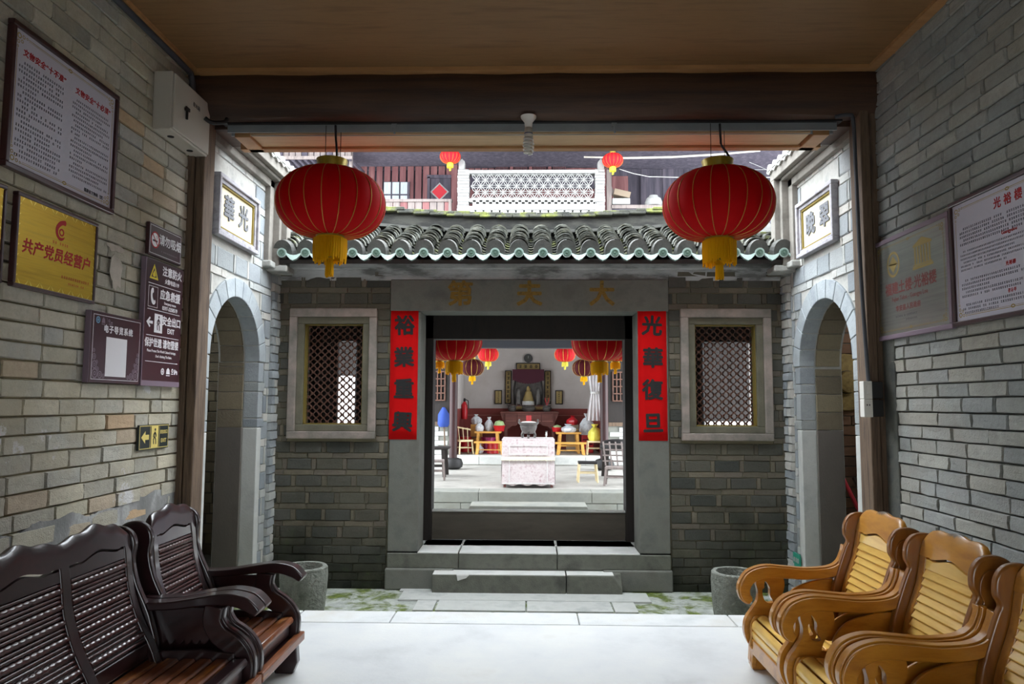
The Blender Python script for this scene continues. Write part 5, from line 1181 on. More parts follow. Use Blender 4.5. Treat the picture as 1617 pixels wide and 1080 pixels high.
# framed notice
t = thing('framed_notice', 'large framed white notice with red headings high on the left wall', 'notice', (-2.485, 3.757, 2.968), LW)
w_, h_ = .91, .725
frame4(t, w_, h_, .028, -.022, .012, M['frame_red']); MB().box((-w_/2+.02, -.008, -h_/2+.02), (w_/2-.02, .01, h_/2-.02)).build('sheet', M['paper'], t)
corner_scrolls(t, w_-.085, h_-.085, .075, -.0085, M['print_gold'])
text('heading', '文物安全“十不准”', .040, M['print_red'], t, (-.20, -.009, .235), .0004, bold=.0012, spacing=1.1, shear=.15)
text('heading', '文物安全“十必须”', .040, M['print_red'], t, (.215, -.009, .225), .0004, bold=.0012, spacing=1.1, shear=.15)
prose(t, -.39, -.03, .185, 20, .0245, .0155, -.0092, M['print_grey'], 1); prose(t, .03, .39, .175, 19, .0235, .0145, -.0092, M['print_grey'], 2)
text('heading', '福建省文物局（宣）', .022, M['print_grey'], t, (.27, -.009, -.292), .0004, bold=.0005)
# brass plaques
def brass_plaque(lab, y, full=True):
    t = thing('brass_plaque', lab, 'plaque', (-2.485, y, 2.283), LW); w_, h_ = .665, .465
    frame4(t, w_, h_, .02, -.018, .012, M['frame_red']); MB().box((-w_/2+.015, -.012, -h_/2+.015), (w_/2-.015, .01, h_/2-.015)).build('brass_sheet', M['brass'], t)
    n = []; 
    for i in range(14):
        x = -w_/2+.045+i*.042
        for s in (-1, 1): n.append([(x, s*(h_/2-.021)), (x+.012, s*(h_/2-.021)), (x+.02*(1 if i % 2 else -1)+.008, s*(h_/2-.048))])
    for i in range(8):
        z_ = -h_/2+.05+i*.05
        for s in (-1, 1): n.append([(s*(w_/2-.021), z_), (s*(w_/2-.021), z_+.012), (s*(w_/2-.036), z_+.014)])
    M.setdefault('brass_lt', mat('bright_brass_facet', '#d6bf5a', 3, .3, 0, metal=.5)); tag(fl(t, 'fluted_edge', M['brass_lt'], n, -.012), kind='stuff')
    if full:
        tear = [tuple(p) for p in spline([Vector(p) for p in ((.042, .175), (.0, .165), (-.03, .135), (-.035, .10), (-.02, .075), (.005, .062), (.03, .07), (.042, .09), (.035, .085), (.01, .078), (-.008, .088), (-.015, .108), (-.005, .13), (.02, .148), (.045, .15))], 4, True)]
        fl(t, 'flame_emblem', M['print_red'], [tear]+ring(.014, .107, .021, .012, 14), -.0122)
        text('lettering', '共产党员经营户', .078, M['print_red'], t, (.0, -.0125, -.025), .0005, bold=.002, spacing=1.06, shear=.12)
        prose(t, .03, .29, -.125, 1, .02, .017, -.0126, M['print_red'], 3, False); prose(t, .09, .24, -.155, 1, .02, .014, -.0126, M['print_red'], 4, False); prose(t, -.055, .085, .045, 1, .02, .017, -.0126, M['print_red'], 5, False)
    return t
brass_plaque('brass plaque with a red flame emblem and a row of red characters', 3.740); brass_plaque('brass plaque of which only the edge shows at the left of the frame', 3.005)
# no smoking
t = thing('no_smoking_sign', 'small plum no smoking sign above the tall plum sign board', 'sign', (-2.485, 4.856, 2.568), LW); w_, h_ = .445, .212
MB().box((-w_/2, -.012, -h_/2), (w_/2, .012, h_/2)).build('board', M['sign_brown'], t, bevel=.003)
e = .012; fl(t, 'border_line', M['print_white'], [rc(-w_/2+e, -h_/2+e, w_/2-e, -h_/2+e+.003), rc(-w_/2+e, h_/2-e-.003, w_/2-e, h_/2-e), rc(-w_/2+e, -h_/2+e, -w_/2+e+.003, h_/2-e), rc(w_/2-e-.003, -h_/2+e, w_/2-e, h_/2-e)], -.012)
fl(t, 'white_disc', M['print_white'], [disc(-.145, .0, .055, 24)], -.012); fl(t, 'red_ring', M['print_red'], ring(-.145, 0, .056, .046, 24)+[stroke([(-.182, .037), (-.108, -.037)], .008)], -.0128)
fl(t, 'cigarette', M['print_grey'], [rc(-.175, -.012, -.115, .0), stroke([(-.125, .006), (-.12, .02), (-.128, .03)], .005)], -.0124)
text('lettering', '请勿吸烟', .078, M['print_white'], t, (.062, -.0125, .012), .0005, bold=.0008); prose(t, -.06, .19, -.06, 1, .02, .012, -.0126, M['sign_edge'], 7, False)
# tall board
t = thing('sign_board', 'tall plum sign board with four white pictogram rows beside the post', 'sign', (-2.475, 4.840, 2.018), LW); w_, h_ = .515, .83
MB().box((-w_/2, -.014, -h_/2), (w_/2, .012, h_/2)).build('board', M['sign_brown'], t, bevel=.003); MB().box((-w_/2+.01, -.016, -h_/2), (w_/2, -.0142, -h_/2+.035)).build('foot_strip', M['sign_edge'], t); MB().box((-w_/2-.002, -.02, -h_/2), (-w_/2+.006, .012, h_/2)).build('edge_strip', M['sign_edge'], t)
Y_ = -.0142
fl(t, 'rule_lines', M['print_white'], [rc(-.21, z_-.0018, .225, z_+.0018) for z_ in (.255, .085, -.085, -.255)], Y_)
fl(t, 'warning_triangle', M['yellow'], [[(-.20, .285), (-.09, .285), (-.145, .385)]], Y_); fl(t, 'flame_sign', M['sign_brown'], [[(-.18, .297), (-.11, .297), (-.145, .362)]], Y_-.0006, .0004); fl(t, 'flame_sign', M['yellow'], [[(-.16, .302), (-.13, .302), (-.127, .315), (-.14, .345), (-.163, .318)]], Y_-.001, .0004)
text('lettering', '注意防火', .068, M['print_white'], t, (.10, Y_, .355), .0005, bold=.0018); text('lettering', '火警电话119', .036, M['print_white'], t, (.10, Y_, .292), .0005, bold=.0008)
fl(t, 'phone_box', M['print_white'], [rc(-.205, .10, -.085, .103), rc(-.205, .235, -.085, .238), rc(-.205, .10, -.202, .238), rc(-.088, .10, -.085, .238)], Y_)
fl(t, 'handset', M['print_white'], [[tuple(p) for p in spline([Vector(p) for p in ((-.165, .222), (-.145, .225), (-.14, .20), (-.153, .19), (-.152, .165), (-.135, .145), (-.12, .15), (-.112, .135), (-.13, .118), (-.155, .125), (-.172, .155), (-.176, .195))], 3, True)]], Y_)
text('lettering', '应急救援', .070, M['print_white'], t, (.085, Y_, .195), .0005, bold=.0018); text('lettering', 'Emergency rescue', .026, M['print_white'], t, (.085, Y_, .145), .0005, bold=.0004, sx=.85); text('lettering', '0597-3258519', .036, M['print_white'], t, (.085, Y_, .110), .0005, bold=.001)
fl(t, 'arrow', M['print_white'], [[(-.215, 0), (-.175, .035), (-.165, .026), (-.183, .009), (-.135, .009), (-.135, -.009), (-.183, -.009), (-.165, -.026), (-.175, -.035)]], Y_)
fl(t, 'exit_panel', M['print_white'], [rc(-.115, -.062, -.01, .062)], Y_)
def runner(par, cx, cz, k, y, m):
    S_ = lambda *p: stroke([(cx+a*k, cz+b*k) for a, b in p], .16*k)
    fl(par, 'running_figure', m, [disc(cx+.05*k, cz+.75*k, .15*k, 12), S_((.02, .55), (-.02, .0)), S_((-.02, .05), (-.28, -.30), (-.20, -.78)), S_((-.02, .05), (.22, -.35), (.28, -.80)), S_((.02, .48), (-.25, .25), (-.30, -.05)), S_((.02, .48), (.26, .22), (.30, -.02))], y)
runner(t, -.062, 0, .058, Y_-.0006, M['sign_brown'])
text('lettering', '安全出口', .066, M['print_white'], t, (.115, Y_, .022), .0005, bold=.0018); text('lettering', 'EXIT', .048, M['print_white'], t, (.11, Y_, -.04), .0005, bold=.001)
text('lettering', '保护世遗 请勿登楼', .062, M['print_white'], t, (.0, Y_, -.135), .0005, bold=.0018, sx=.88); text('lettering', 'Please Protect The World Cultural Heritage,', .024, M['print_white'], t, (.0, Y_, -.185), .0005, bold=.0003, sx=.88); text('lettering', "Don't climbing The Stairs.", .024, M['print_white'], t, (.03, Y_, -.218), .0005, bold=.0003, sx=.88)
fl(t, 'emblems', M['print_white'], ring(.02, -.315, .022, .014, 16)+[disc(.02, -.315, .009)]+[[(.07, -.33), (.12, -.33), (.115, -.30), (.105, -.293), (.095, -.288), (.085, -.293), (.075, -.30)]]+[rc(.07, -.342, .12, -.337)]+ring(.155, -.305, .014, .007, 12)+[rc(.14, -.33, .17, -.324), rc(.18, -.33, .195, -.295), rc(.20, -.318, .212, -.30), rc(.216, -.33, .225, -.305)], Y_)
# guide sign; the code itself is left out
t = thing('guide_sign', 'square plum guide sign with a blank pale panel and silver corner scrolls', 'sign', (-2.475, 4.306, 1.812), LW); w_, h_ = .535, .408
MB().box((-w_/2, -.014, -h_/2), (w_/2, .02, h_/2)).build('board', M['sign_brown'], t, bevel=.003); MB().box((-w_/2-.004, -.012, -h_/2), (-w_/2, .02, h_/2)).build('edge_strip', M['sign_edge'], t)
e = .018; fl(t, 'border_line', M['print_white'], [rc(-w_/2+e, -h_/2+e, w_/2-e, -h_/2+e+.003), rc(-w_/2+e, h_/2-e-.003, w_/2-e, h_/2-e), rc(-w_/2+e, -h_/2+e, -w_/2+e+.003, h_/2-e), rc(w_/2-e-.003, -h_/2+e, w_/2-e, h_/2-e)], Y_)
text('lettering', '电子导览系统', .048, M['print_white'], t, (.01, Y_, .108), .0005, bold=.0014, spacing=1.18)
fl(t, 'pale_panel', M['print_white'], [rc(-.115, -.165, .105, .065)], Y_)
M['emb_blue'] = mat('pale_blue_emblem', '#6f9fc0', 3, .6, 0); fl(t, 'blue_emblem', M['emb_blue'], ring(-.205, .155, .02, .013, 16)+[disc(-.205, .155, .008)], Y_); fl(t, 'rose_emblem', M['sign_edge'], [[(-.17, .142), (-.135, .142), (-.14, .165), (-.1525, .175), (-.165, .165)], rc(-.17, .132, -.135, .137)]+[rc(-.118, .13, -.116, .175)]+ring(-.095, .16, .010, .005, 10)+[rc(-.10, .138, -.06, .144), rc(-.08, .148, -.06, .156)], Y_)
sc = []
for s in (-1, 1):
    for (dx, dz, r_) in ((.035, .035, .03), (.085, .028, .022), (.028, .085, .024), (.12, .022, .014), (.022, .13, .018), (.018, .165, .012), (.06, .06, .014), (.05, .10, .012)): sc += ring(s*(w_/2-e-dx), -h_/2+e+dz, r_, r_*.7, 12)+ring(s*(w_/2-e-dx), -h_/2+e+dz, r_*.45, r_*.2, 8)
tag(fl(t, 'corner_scrolls', M['sign_edge'], sc, Y_), kind='stuff')
# small exit sign
t = thing('exit_sign', 'small black exit sign with cream arrow low beside the timber post', 'sign', (-2.49, 4.832, 1.270), LW); w_, h_ = .385, .162
MB().box((-w_/2, -.008, -h_/2), (w_/2, .008, h_/2)).build('board', M['sign_dark'], t, bevel=.002)
e = .006; Y2 = -.0082
fl(t, 'border_line', M['sign_lum'], [rc(-w_/2+e, -h_/2+e, w_/2-e, -h_/2+e+.004), rc(-w_/2+e, h_/2-e-.004, w_/2-e, h_/2-e), rc(-w_/2+e, -h_/2+e, -w_/2+e+.004, h_/2-e), rc(w_/2-e-.004, -h_/2+e, w_/2-e, h_/2-e), rc(-.055, -.07, -.052, .07), rc(.062, -.07, .065, .07)], Y2)
fl(t, 'arrow', M['sign_lum'], [[(-.165, 0), (-.115, .04), (-.115, .016), (-.07, .016), (-.07, -.016), (-.115, -.016), (-.115, -.04)]], Y2)
fl(t, 'exit_panel', M['sign_lum'], [rc(-.04, -.07, .05, .07)], Y2); runner(t, .005, 0, .062, Y2-.0006, M['sign_dark'])
text('lettering', '安全出口', .028, M['sign_lum'], t, (.125, Y2, .028), .0005, bold=.0006, sx=.9); text('lettering', 'EXIT', .036, M['sign_lum'], t, (.125, Y2, -.03), .0005, bold=.0006)
# silver plaque
t = thing('silver_plaque', 'brushed silver plaque with two gold emblems beside the right post', 'plaque', (2.485, 4.772, 2.297), RW); w_, h_ = .945, .70
frame4(t, w_, h_, .032, -.016, .012, M['sign_edge']); MB().box((-w_/2+.02, -.008, -h_/2+.02), (w_/2-.02, .01, h_/2-.02)).build('silver_sheet', M['silver'], t); Y3 = -.0082
corner_scrolls(t, w_-.12, h_-.10, .07, Y3, M['print_gold'])
fl(t, 'heritage_emblem', M['print_gold'], ring(-.20, .155, .088, .072, 28, .95)+[[(-.20, .215), (-.145, .155), (-.20, .095), (-.255, .155)]]+[rc(-.262, .15, -.14, .158)], Y3)
tp = [[(.06, .225), (.17, .265), (.28, .225), (.28, .212), (.06, .212)], rc(.05, .068, .29, .085), rc(.06, .088, .28, .098)]+[rc(.075+.034*k, .10, .093+.034*k, .21) for k in range(6)]; fl(t, 'temple_emblem', M['print_gold'], tp, Y3)
M['print_faded'] = mat('faded_red_print', '#7f3d38', 3, .8, 0)
text('lettering', '福建土楼·光裕楼', .088, M['print_faded'], t, (.0, Y3, -.015), .0005, bold=.002, spacing=1.0); text('lettering', 'Fujian Tulou - Guangyu Lou', .040, M['print_faded'], t, (-.01, Y3, -.085), .0005, bold=.0004)
text('lettering', '华安县人民政府', .042, M['print_faded'], t, (-.03, Y3, -.155), .0005, bold=.001, spacing=1.15); prose(t, -.19, .08, -.205, 1, .02, .016, Y3, M['print_grey'], 9, False); prose(t, -.06, .08, -.235, 1, .02, .014, Y3, M['print_grey'], 10, False)
# right poster
t = thing('framed_notice', 'framed white notice headed with three red characters on the right wall', 'notice', (2.485, 3.770, 2.316), RW); w_, h_ = 1.03, .725
frame4(t, w_, h_, .026, -.022, .012, M['frame_red']); MB().box((-w_/2+.02, -.008, -h_/2+.02), (w_/2-.02, .01, h_/2-.02)).build('sheet', M['paper'], t)
corner_scrolls(t, w_-.09, h_-.09, .075, -.0085, M['print_gold'])
text('heading', '光裕楼', .062, M['print_red'], t, (.0, -.009, .25), .0004, bold=.0016, spacing=1.7)
prose(t, -.43, .43, .185, 5, .022, .0155, -.0092, M['print_grey'], 11); text('heading', 'Guangyulou', .026, M['print_red'], t, (.0, -.009, .085), .0004, bold=.0005)
prose(t, -.43, .43, .055, 6, .021, .012, -.0092, M['print_grey'], 12); text('heading', '光裕樓', .026, M['print_red'], t, (0, -.009, -.082), .0004, bold=.0005, spacing=1.1); prose(t, -.43, .43, -.112, 5, .022, .015, -.0092, M['print_grey'], 13)
text('heading', '광유루', .024, M['print_red'], t, (0, -.009, -.225), .0004, bold=.0005, spacing=1.1); prose(t, -.43, .43, -.25, 3, .022, .015, -.0092, M['print_grey'], 14)
# couplets
for s, chars, lab in ((-1, '裕業重興', 'red couplet strip reading 裕業重興 on the left door jamb'), (1, '光華復旦', 'red couplet strip reading 光華復旦 on the right door jamb')):
    x0, x1 = (-1.338, -1.070) if s < 0 else (1.047, 1.321)
    t = thing('couplet', ('red paper couplet on the left jamb ending in 興' if s < 0 else 'red paper couplet on the right jamb ending in 旦')+', with black brush characters', 'couplet', ((x0+x1)/2, YF-.0215, 1.772))
    b = MB(); n = 12; ww = (x1-x0)/2
    for i in range(n+1):
        z_ = -.62+1.24*i/n
        for x, k in ((-ww, .8), (-ww/2, .2), (0, .5), (ww/2, .1), (ww, .9)): b.v.append((x, -.0015*k*(1+math.sin(i*1.7+x*9)), z_))
    for i in range(n):
        for j in range(4): a = i*5+j; b.f.append((a, a+1, a+6, a+5))
    sh_ = b.build('paper_strip', M['red_sheet'], t, smooth='all'); q = sh_.modifiers.new('thick', 'SOLIDIFY'); q.thickness = .001
    for c, z_ in zip(chars, (.465, .155, -.15, -.465)):
        text('brush_character', c, .20, M['ink'], t, (random.uniform(-.006, .006), -.0048, z_), .0004, bold=.0066, rot=(R(90), R(random.uniform(-3, 3)), 0))
# tablets over the arches
for s, chars, yc, lab in ((-1, '華光', 5.93, 'cream tablet with two grey characters in a stepped frame over the left arch'), (1, '晚翠', 6.135, 'cream tablet with two grey characters in a stepped frame over the right arch')):
    w_, h_ = (.85, .49) if s < 0 else (.79, .49)
    t = thing('name_tablet', lab, 'tablet', (s*2.445, yc, 3.045), LW if s < 0 else RW)
    frame4(t, w_, h_, .035, -.05, .01, M['tab_frame'], 'outer_moulding'); frame4(t, w_-.07, h_-.07, .03, -.03, .01, M['tab_frame'], 'inner_moulding'); frame4(t, w_-.13, h_-.13, .018, -.02, .01, M['ochre'], 'bead')
    MB().box((-w_/2+.03, -.006, -h_/2+.03), (w_/2-.03, .008, h_/2-.03)).build('cream_panel', M['cream'], t)
    for c, x in zip(chars, (-.15, .15)): text('relief_character', c, .21, M['tab_char'], t, (x, -.008, .005), .006, bold=.006)
# scraps of torn paper on the left wall
M['scrap'] = mat('torn_paper', ['#a59c90', '#c2b8ac'], 8, .9, .2)
for k, (y, z_, w_, h_, lab) in enumerate(((4.28, 2.42, .20, .05, 'torn tan paper strip stuck to the brick right of the brass plaque'), (4.30, 2.27, .16, .24, 'ragged grey paper scrap stuck to the brick above the guide sign'))):
    rg = random.Random(20+k); o = []
    for i in range(16): a = 2*math.pi*i/16; r_ = rg.uniform(.6, 1.1); o.append((w_/2*math.cos(a)*r_, h_/2*math.sin(a)*r_))
    t = thing('paper_scrap', lab, 'paper', (-2.489, y, z_), LW); MB().prism(o, -.0035, -.002, 'y').build('torn_sheet', M['scrap'], t)
# ------------------------------------------------------------------ carved wooden armchairs and settee
def wood(name, stops, coat, rough, stretch): return mat(name, stops, 2.4, rough, .05, 60, stretch=stretch, coat=coat, detail=6, dist=.25, rnd=.05)
M['honey'] = wood('honey_varnished_wood', ['#a86c1e', '#bd812b', '#b07424', '#9c6219'], .6, .28, (1.5, 6, 6))
M['honey_slat'] = wood('golden_slat_wood', ['#dba845', '#efc463', '#e4b552'], .5, .3, (7, 1, 7))
M['honey_dark'] = wood('brown_varnished_wood', ['#784516', '#915c20', '#83501b'], .5, .32, (6, 6, 1.2))
M['rosewood'] = wood('dark_rosewood', ['#190c0e', '#2c1517', '#221012'], .7, .3, (1.5, 6, 6))
M['rosewood_rod'] = wood('red_brown_rosewood', ['#2a1516', '#4a2320', '#371a1a'], .55, .3, (6, 1.5, 6))
M['worn_slat'] = wood('worn_red_brown_slat', ['#4f2410', '#8a4c1c', '#6a3515', '#b0702c'], .3, .38, (7, .8, 7))
def worn_crest():
    t = NT('worn_honey_crest'); v = t.coords(False, (6, 1.5, 6)); c = t.ramp(t.noise(v, 2.4, 6.), [(.3, '#b07224'), (.5, '#c78b30'), (.7, '#b47a28')])
    z, y = (t.n('SeparateXYZ', {0: t.n('TexCoord').outputs['Object']}).outputs[k] for k in (2, 1))
    m_ = t.math('ADD', t.math('SUBTRACT', t.math('SUBTRACT', z, .905), t.math('MULTIPLY', t.math('POWER', t.math('ADD', y, .03), 2.), 2.6)), t.math('MULTIPLY', t.math('SUBTRACT', t.noise(t.coords(False, (1, 9, 1)), 7., 5.), .5), .03))
    c = t.mix(t.ramp(m_, [(0, (0, 0, 0, 1)), (.012, (1, 1, 1, 1))]), c, lin('#5e5140')); t.set(t.b, 'Base Color', c); t.b.inputs['Roughness'].default_value = .35; t.b.inputs['Coat Weight'].default_value = .3; return t.m
M['honey_crest'] = worn_crest()
HON = dict(d=.66, back=[(.145, .28), (.11, .48), (.05, .65), (.02, .80), (-.01, .90), (-.022, .945)], crest=.945, hump=.03, shoulder=.018, ptop=.81, pbot=.36,
    wing=[(.02, .20), (.12, .20), (.18, .34), (.175, .46), (.14, .58), (.10, .69), (.085, .725), (.102, .765), (.095, .83), (.055, .878), (-.02, .885), (-.075, .845), (-.095, .76), (-.085, .62), (-.045, .42)],
    arm=[(.082, .695), (.088, .65), (.115, .585), (.18, .548), (.31, .535), (.44, .542), (.55, .545), (.63, .515), (.668, .455), (.662, .405), (.635, .38)], at=[.022, .03, .045, .05, .052, .056, .06, .062, .058, .05, .03],
    armw=.078, wood='honey', wingw='honey_dark', slat='honey_slat')
ROS = dict(d=.70, back=[(.27, .24), (.23, .36), (.155, .50), (.105, .65), (.085, .80), (.06, .92), (.05, .985)], crest=.985, hump=.045, shoulder=.02, ptop=.855, pbot=.40,
    wing=[(.05, .18), (.18, .18), (.235, .34), (.205, .48), (.175, .555), (.13, .65), (.105, .75), (.112, .83), (.09, .885), (.035, .912), (-.03, .90), (-.07, .85), (-.07, .76), (-.03, .55), (.02, .36)],
    arm=[(.11, .553), (.18, .542), (.30, .548), (.43, .567), (.55, .577), (.64, .558), (.70, .515)], at=[.03, .036, .04, .045, .055, .06, .035],
    armw=.085, wood='rosewood', wingw='rosewood', slat='worn_slat')
def back_x(st):
    pts = spline([Vector((z, x)) for x, z in st['back']], 8)
    def f(z):
        for a, b in zip(pts, pts[1:]):
            if a.x <= z <= b.x: return a.y+(b.y-a.y)*(z-a.x)/max(1e-6, b.x-a.x)
        return pts[0].y if z < pts[0].x else pts[-1].y
    return f
def wooden_seat(name, st, Wd, panels, label, cat, loc, rz, group=None):
    root = thing(name, label, cat, loc, rz, group); bx_ = back_x(st); ros = st is ROS
    wd, slm, wg = M[st['wood']], M[st['slat']], M[st['wingw']]; hw = Wd/2
    yi = hw-st['armw']-.012                       # inner half width between the arms
    # --- sides
    for s in (-1, 1):
        ya, yb = s*(hw-.002), s*(hw-st['armw'])
        cl = spline([Vector(p) for p in st['arm']], 6); out = ribbon(cl, st['at'])
        if ros:
            a, b = sorted((ya, yb)); arm = MB().prism(out, a, b, 'y').build('arm', wd, root, smooth=True, bevel=.014, seg=3)
        else:
            w3 = st['armw']; e = [(0, .017, 0), (.0195, w3-.0195, .007), (w3-.017, w3, 0)]
            arm = None
            for k, (u0, u1, up) in enumerate(e):
                a, b = sorted((s*(hw-.002-u0), s*(hw-.002-u1))); o2 = ribbon(cl, [t+2*up for t in st['at']])
                q = MB().prism(o2, a, b, 'y').build('arm' if k == 1 else 'arm_moulding', wd, root if k == 1 else None, smooth=True, bevel=.006, seg=3)
                if k == 1: arm = q
                else:
                    q.parent = root
        wo = [tuple(p) for p in spline([Vector(p) for p in st['wing']], 5, True)]
        a, b = sorted((s*(yi+.004), s*(yi+.042))); MB().prism(wo, a, b, 'y').build('wing', wg, root, smooth=True, bevel=.01, seg=3)
        if not ros:   # raised inner field on the outside of the wing
            f = [(x*.72+.004, (z-.6)*.78+.61) for x, z in wo if z > .55]
            if len(f) > 6: a, b = sorted((s*(yi+.04), s*(yi+.05))); MB().prism(f, a, b, 'y').build('wing_field', wg, root, smooth=True, bevel=.004)
        # arm support
        if ros:
            cs_ = spline([Vector(p) for p in ((.49, .545), (.482, .475), (.52, .41), (.60, .355), (.638, .29), (.632, .19))], 6)
            for k, (u0, u1, th) in enumerate(((.004, .022, .088), (.022, .058, .105), (.058, .076, .088))):
                a, b = sorted((s*(hw-u0), s*(hw-u1))); MB().prism(ribbon(cs_, [th*.95, th, th*1.05, th*.95, th*.95]), a, b, 'y').build('arm_support' if k == 1 else 'support_moulding', wd, root, smooth=True, bevel=.006)
            MB().prism([(.12, .22), (.60, .22), (.60, .335), (.45, .352), (.25, .345), (.12, .33)], min(s*(yi+.006), s*(yi+.03)), max(s*(yi+.006), s*(yi+.03)), 'y').build('seat_side', wd, root, bevel=.005)
            sc = [(.18, .53), (.47, .53), (.47, .40)]; 
            for k in range(7):
                for t_ in range(5): sc.append((.46-.04*k-.04*t_/5, .385-.022*math.sin(math.pi*t_/5)))
            sc.append((.18, .39)); a, b = sorted((s*(hw-.03), s*(hw-.048))); MB().prism(sc, a, b, 'y').build('side_panel', wd, root)
        else:
            o1 = [tuple(p) for p in spline([Vector(p) for p in ((.60, .10), (.648, .14), (.672, .21), (.662, .28), (.625, .335), (.596, .38), (.59, .43), (.60, .48), (.585, .525), (.52, .54), (.455, .525), (.438, .475), (.452, .42), (.488, .37), (.505, .31), (.495, .22), (.50, .12))], 5, True)]
            h1 = [tuple(p) for p in spline([Vector(p) for p in ((.545, .49), (.522, .455), (.52, .41), (.505, .375), (.535, .37), (.558, .395), (.565, .44), (.553, .455), (.553, .475))], 4, True)]
            k0 = min(range(len(o1)), key=lambda i: (o1[i][0]-h1[0][0])**2+(o1[i][1]-h1[0][1])**2)
            area = lambda L: sum(L[i][0]*L[(i+1) % len(L)][1]-L[(i+1) % len(L)][0]*L[i][1] for i in range(len(L)))
            if area(o1)*area(h1) > 0: h1 = [h1[0]]+h1[:0:-1]
            loop = o1[:k0+1]+h1+[h1[0]]+o1[k0:]
            a, b = sorted((s*(hw-.018), s*(hw-.056))); MB().prism(loop, a, b, 'y').build('arm_support', wd, root)
            for lf in (((.12, .50), (.24, .50), (.38, .45), (.445, .36), (.40, .34), (.26, .36), (.15, .43)), ((.12, .30), (.20, .36), (.30, .385), (.40, .345), (.30, .30), (.20, .28))):
                o3 = [tuple(p) for p in spline([Vector(p) for p in lf], 5, True)]; a, b = sorted((s*(hw-.028), s*(hw-.046))); MB().prism(o3, a, b, 'y').build('side_panel', wd, root, smooth=True, bevel=.005)
            bl = [tuple(p) for p in spline([Vector(p) for p in ((.10, .12), (.10, .285), (.35, .275), (.58, .305), (.635, .275), (.645, .20), (.625, .11), (.35, .10))], 5, True)]
            a, b = sorted((s*(yi+.002), s*(yi+.03))); MB().prism(bl, a, b, 'y').build('seat_side', wd, root, smooth=True, bevel=.008)
        a, b = sorted((s*(hw-.01), s*(hw-.05))); MB().box((.08, a, .09 if not ros else .155), (.60, b, .18 if not ros else .25)).build('side_rail', wd, root, bevel=.006)
    # --- base
    if ros:
        MB().box((.665, -hw+.004, .168), (.705, hw-.004, .216)).build('base_rail', M['worn_slat'], root, bevel=.006)
        MB().box((.60, -hw+.004, .155), (.664, hw-.004, .20)).build('base_board', wd, root, bevel=.004)
        MB().box((.625, -yi, .216), (.645, yi, .305)).build('front_apron', wd, root, bevel=.005)
        foot = [(.56, 0), (.66, 0), (.685, .06), (.675, .165), (.50, .165), (.52, .11)]
    else:
        ap = [(-hw+.01, .18), (-hw+.01, .02)]+[(-hw+.07+.03*t, .02+.075*math.sin(t*1.57)) for t in (0, .5, 1)]+[(hw-.10+.03*t, .02+.075*math.cos(t*1.57)) for t in (0, .5, 1)]+[(hw-.01, .02), (hw-.01, .18)]
        MB().prism(ap, .612, .64, 'x').build('front_apron', wd, root, bevel=.006)
        foot = [(.56, 0), (.63, 0), (.645, .05), (.64, .11), (.50, .11), (.53, .05)]
    ys = [-hw+.012, hw-.065]+([-.025] if panels > 1 else [])
    for y in ys:
        MB().prism(foot, y, y+.053, 'y').build('front_leg', wd, root, bevel=.006)
        MB().prism([(.06, 0), (.13, 0), (.16, .2), (.05, .2)], y, y+.053, 'y').build('rear_leg', wd, root, bevel=.005)
    MB().box((.10, -yi, .19 if ros else .22), (.13, yi, .28)).build('rear_rail', wd, root, bevel=.004)
    # --- seat slats
    if ros:
        xs_ = [.20+.078*k for k in range(6)]
        for k, x in enumerate(xs_):
            w_ = .066 if k < 5 else .075
            sl = [(x, .286), (x+w_, .286), (x+w_+.002, .302), (x+w_-.008, .314+(.004 if k == 5 else 0)), (x+.01, .314), (x, .302)]
            MB().prism(sl, -yi-.004, yi+.004, 'y').build('seat_slat', slm if k < 5 or panels == 1 else wd, root, smooth=True, bevel=.003)
    else:
        cl = spline([Vector(p) for p in ((.17, .27), (.30, .268), (.42, .276), (.52, .292), (.585, .295), (.622, .268), (.632, .22), (.618, .165))], 8)
        L = [0]; 
        for a, b in zip(cl, cl[1:]): L.append(L[-1]+(b-a).length)
        at_ = lambda d: next((a.lerp(b, (d-l0)/max(1e-6, l1-l0)) for a, b, l0, l1 in zip(cl, cl[1:], L, L[1:]) if l0 <= d <= l1), cl[-1])
        ns = 9
        for k in range(ns):
            d0, d1 = L[-1]*k/ns+.0045, L[-1]*(k+1)/ns-.0045
            MB().prism(ribbon([at_(d0+(d1-d0)*q/4) for q in range(5)], [.014, .022, .022, .014]), -yi-.002, yi+.002, 'y').build('seat_slat', slm, root, smooth=True, bevel=.003)
    # --- back
    pw = 2*yi/panels
    def wave(y):
        k = min(panels-1, max(0, int((y+yi)/pw))); t = (y+yi-k*pw)/pw*2-1
        return t
    def top(y):
        t = wave(y); h = st['crest']-st['hump']-st['shoulder']
        e = h+st['hump']*math.exp(-(t/.36)**2)+st['shoulder']*math.exp(-((abs(t)-.62)/.25)**2)
        if panels == 1 or abs(y) > yi-pw/2: e -= .035*max(0, (abs(y)/yi-.86)/.14)**1.5
        return e
    def arch(y):
        t = wave(y); return st['ptop']-.028+.028*math.exp(-(t/.4)**2)+(.006 if abs(t) > .6 else 0)
    n = 24*panels; ys = [-yi+2*yi*i/n for i in range(n+1)]
    b = MB(); th = .016
    for y in ys:
        z1, z0 = top(y), arch(y)
        for z, k in ((z0, -1), ((z0+z1)/2, -1), (z1-.012, -1), (z1, -.4), (z1, .4), (z1-.012, 1), ((z0+z1)/2, 1), (z0, 1)): b.v.append((bx_(z)-k*th, y, z))
    for i in range(n):
        for j in range(8): b.f.append((i*8+j, i*8+(j+1) % 8, i*8+8+(j+1) % 8, i*8+8+j))
    b.f += [tuple(range(8)), tuple(n*8+k for k in range(8))]
    b.build('crest_rail', wd if ros else M['honey_crest'], root, smooth=True)
